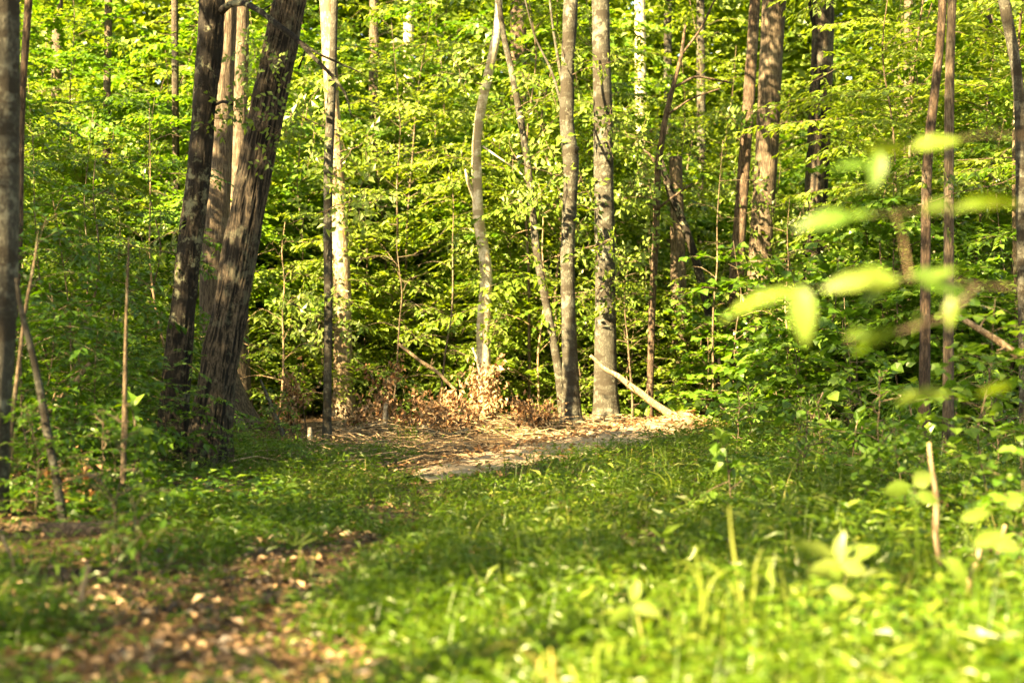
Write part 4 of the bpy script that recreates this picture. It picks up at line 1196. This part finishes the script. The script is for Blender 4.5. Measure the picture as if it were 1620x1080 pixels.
def grass_stalk(label, Y, ribbons, mat='grass', tint=.92, group=None, name='tall_grass', extra=22, wide=True):
    px, py = ribbons[0][0][0], ribbons[0][0][1]
    p = at(px, py, Y); z = float(ground(p[0], Y))
    org = np.array([p[0], Y, z])
    root = thing(name, label, 'grass', org.tolist(), group)
    ribbons = [[(a, b, w * 0.34) for a, b, w in rb] for rb in ribbons]
    for rb in ribbons if wide else ():
        q = np.array([np.r_[at(a, b, Y) - org, w / F_PX * Y] for a, b, w in rb])
        if q[0, 2] > 0.25 or rb is ribbons[0]:
            q = np.r_[np.array([[q[0, 0] * .6, 0, -.02, q[0, 3]]]), q]
        q = resample(q, 5 * len(q)); n = len(q)
        q[:, 0] += 0.012 * np.sin(np.linspace(0, 5, n) + px)
        T = norm(np.gradient(q[:, :3], axis=0)); S = norm(np.cross(T, np.array([.25, 1.0, 0.1])))
        Nn = np.cross(S, T)
        V = np.concatenate([q[:, :3] - S * q[:, 3:] / 2, q[:, :3] + Nn * q[:, 3:] * .2, q[:, :3] + S * q[:, 3:] / 2])
        i = np.arange(n - 1)
        F = np.concatenate([np.stack([i, i + 1, n + i + 1, n + i], -1), np.stack([n + i, n + i + 1, 2 * n + i + 1, 2 * n + i], -1)])
        g = Geo(); g.add(V, F, tint)
        link('blade', g.mesh('blade', M[mat], True), root)
    rr = np.random.default_rng(int(px * 7 + py))
    hmax = max(0.12, min(0.45, CAM_Z + (HORIZ - min(q[1] for q in ribbons[0])) / F_PX * Y - z))
    for _ in range(extra):                                # the thinner blades of the clump
        a = rr.random() * 6.283; h = hmax * (0.4 + 0.5 * rr.random()); ln = h * (0.25 + 0.7 * rr.random()); dx, dy_ = math.cos(a), math.sin(a)
        b0 = np.array([rr.normal() * .05, rr.normal() * .05, -.02])
        q = resample([b0, b0 + [dx * ln * .25, dy_ * ln * .25, h * .6], b0 + [dx * ln * .6, dy_ * ln * .6, h * .95], b0 + [dx * ln, dy_ * ln, h * (.6 + .4 * rr.random())]], 9)
        S = np.array([-dy_, dx, 0]); w = np.sin(np.linspace(.5, math.pi * .985, 9))[:, None] * (.0025 + .003 * rr.random())
        V = np.concatenate([q - S * w, q + np.array([0, 0, -1.0]) * w * .4, q + S * w]); i = np.arange(8); n = 9
        F = np.concatenate([np.stack([i, i + 1, n + i + 1, n + i], -1), np.stack([n + i, n + i + 1, 2 * n + i + 1, 2 * n + i], -1)])
        g = Geo(); g.add(V, F, float(np.clip(tint - .35 * rr.random(), 0, 1)))
        link('blade', g.mesh('blade', M[mat], True), root)
    return root
grass_stalk('tall upright blurred grass blades right of centre foreground, tallest of the clump', 5.0,
            [[(1176, 1000, 16), (1172, 920, 15), (1164, 860, 13), (1155, 800, 6)], [(1182, 960, 12), (1196, 910, 10), (1208, 865, 4)], [(1165, 950, 10), (1140, 900, 9), (1110, 880, 3)]])
grass_stalk('blurred grass clump left of the tallest upright blades', 4.8,
            [[(1110, 1010, 14), (1105, 940, 14), (1096, 865, 6)], [(1112, 930, 12), (1130, 905, 12), (1152, 900, 4)], [(1105, 930, 10), (1080, 880, 9), (1066, 892, 4)]], tint=.85)
grass_stalk('pale seed stalk standing blurred in the centre foreground', 3.8,
            [[(908, 1090, 10), (906, 980, 12), (903, 925, 15), (905, 890, 8), (912, 868, 4)], [(906, 1000, 12), (890, 980, 10), (878, 965, 4)]], mat='straw', tint=.4, wide=False, extra=12)
grass_stalk('curled pale grass blade beside the seed stalk', 3.6,
            [[(935, 1085, 10), (938, 1030, 12), (950, 1008, 12), (964, 1018, 10), (968, 1045, 5)], [(930, 1085, 9), (926, 1050, 8), (918, 1020, 4)]], tint=.9)
grass_stalk('sunlit fan of grass blades at the bottom edge right of centre', 3.3,
            [[(1050, 1085, 16), (1080, 1040, 16), (1110, 1020, 12), (1150, 1015, 5)], [(1040, 1085, 12), (1010, 1060, 12), (980, 1062, 5)], [(1065, 1085, 12), (1085, 1000, 10), (1120, 960, 4)], [(1060, 1085, 12), (1060, 1020, 10), (1036, 975, 4)]], tint=.92, wide=False, extra=34)
grass_stalk('straw coloured dry blades at the bottom edge right', 3.2,
            [[(1350, 1085, 16), (1380, 1040, 16), (1400, 1000, 6)], [(1370, 1085, 14), (1420, 1010, 14), (1470, 960, 5)], [(1340, 1085, 12), (1330, 1050, 12), (1300, 1030, 5)], [(1400, 1085, 14), (1440, 1050, 12), (1500, 1040, 5)]], mat='straw', tint=.8, wide=False, extra=34)
grass_stalk('leaning pale blades in the lower right corner grass', 3.3,
            [[(1560, 1085, 14), (1580, 1030, 14), (1612, 985, 5)], [(1540, 1085, 12), (1520, 1020, 12), (1490, 985, 5)], [(1575, 1085, 12), (1560, 1010, 12), (1556, 950, 4)]], mat='straw', tint=.6, wide=False, extra=34)
grass_stalk('sunlit short blades at the bottom edge left of centre', 3.3,
            [[(600, 1085, 14), (590, 1040, 14), (560, 1010, 5)], [(615, 1085, 12), (640, 1030, 12), (676, 1005, 4)], [(605, 1085, 12), (612, 1030, 10), (600, 985, 4)]], tint=.9, wide=False, extra=34)
grass_stalk('pale bent blades in the mid grass below the leaning pole', 11.0,
            [[(1060, 790, 6), (1054, 765, 6), (1040, 750, 6), (1024, 744, 3)], [(1064, 790, 5), (1060, 760, 5), (1050, 742, 3)], [(1056, 795, 5), (1044, 778, 5), (1028, 770, 2)]], tint=.85)
grass_stalk('bright star shaped grass tuft at the edge of the dirt left of centre', 6.9,
            [[(470, 862, 8), (486, 855, 8), (506, 850, 3)], [(468, 862, 8), (452, 852, 8), (432, 854, 3)], [(469, 862, 8), (466, 842, 8), (456, 830, 3)], [(470, 862, 7), (482, 846, 7), (494, 838, 3)]], tint=.7)
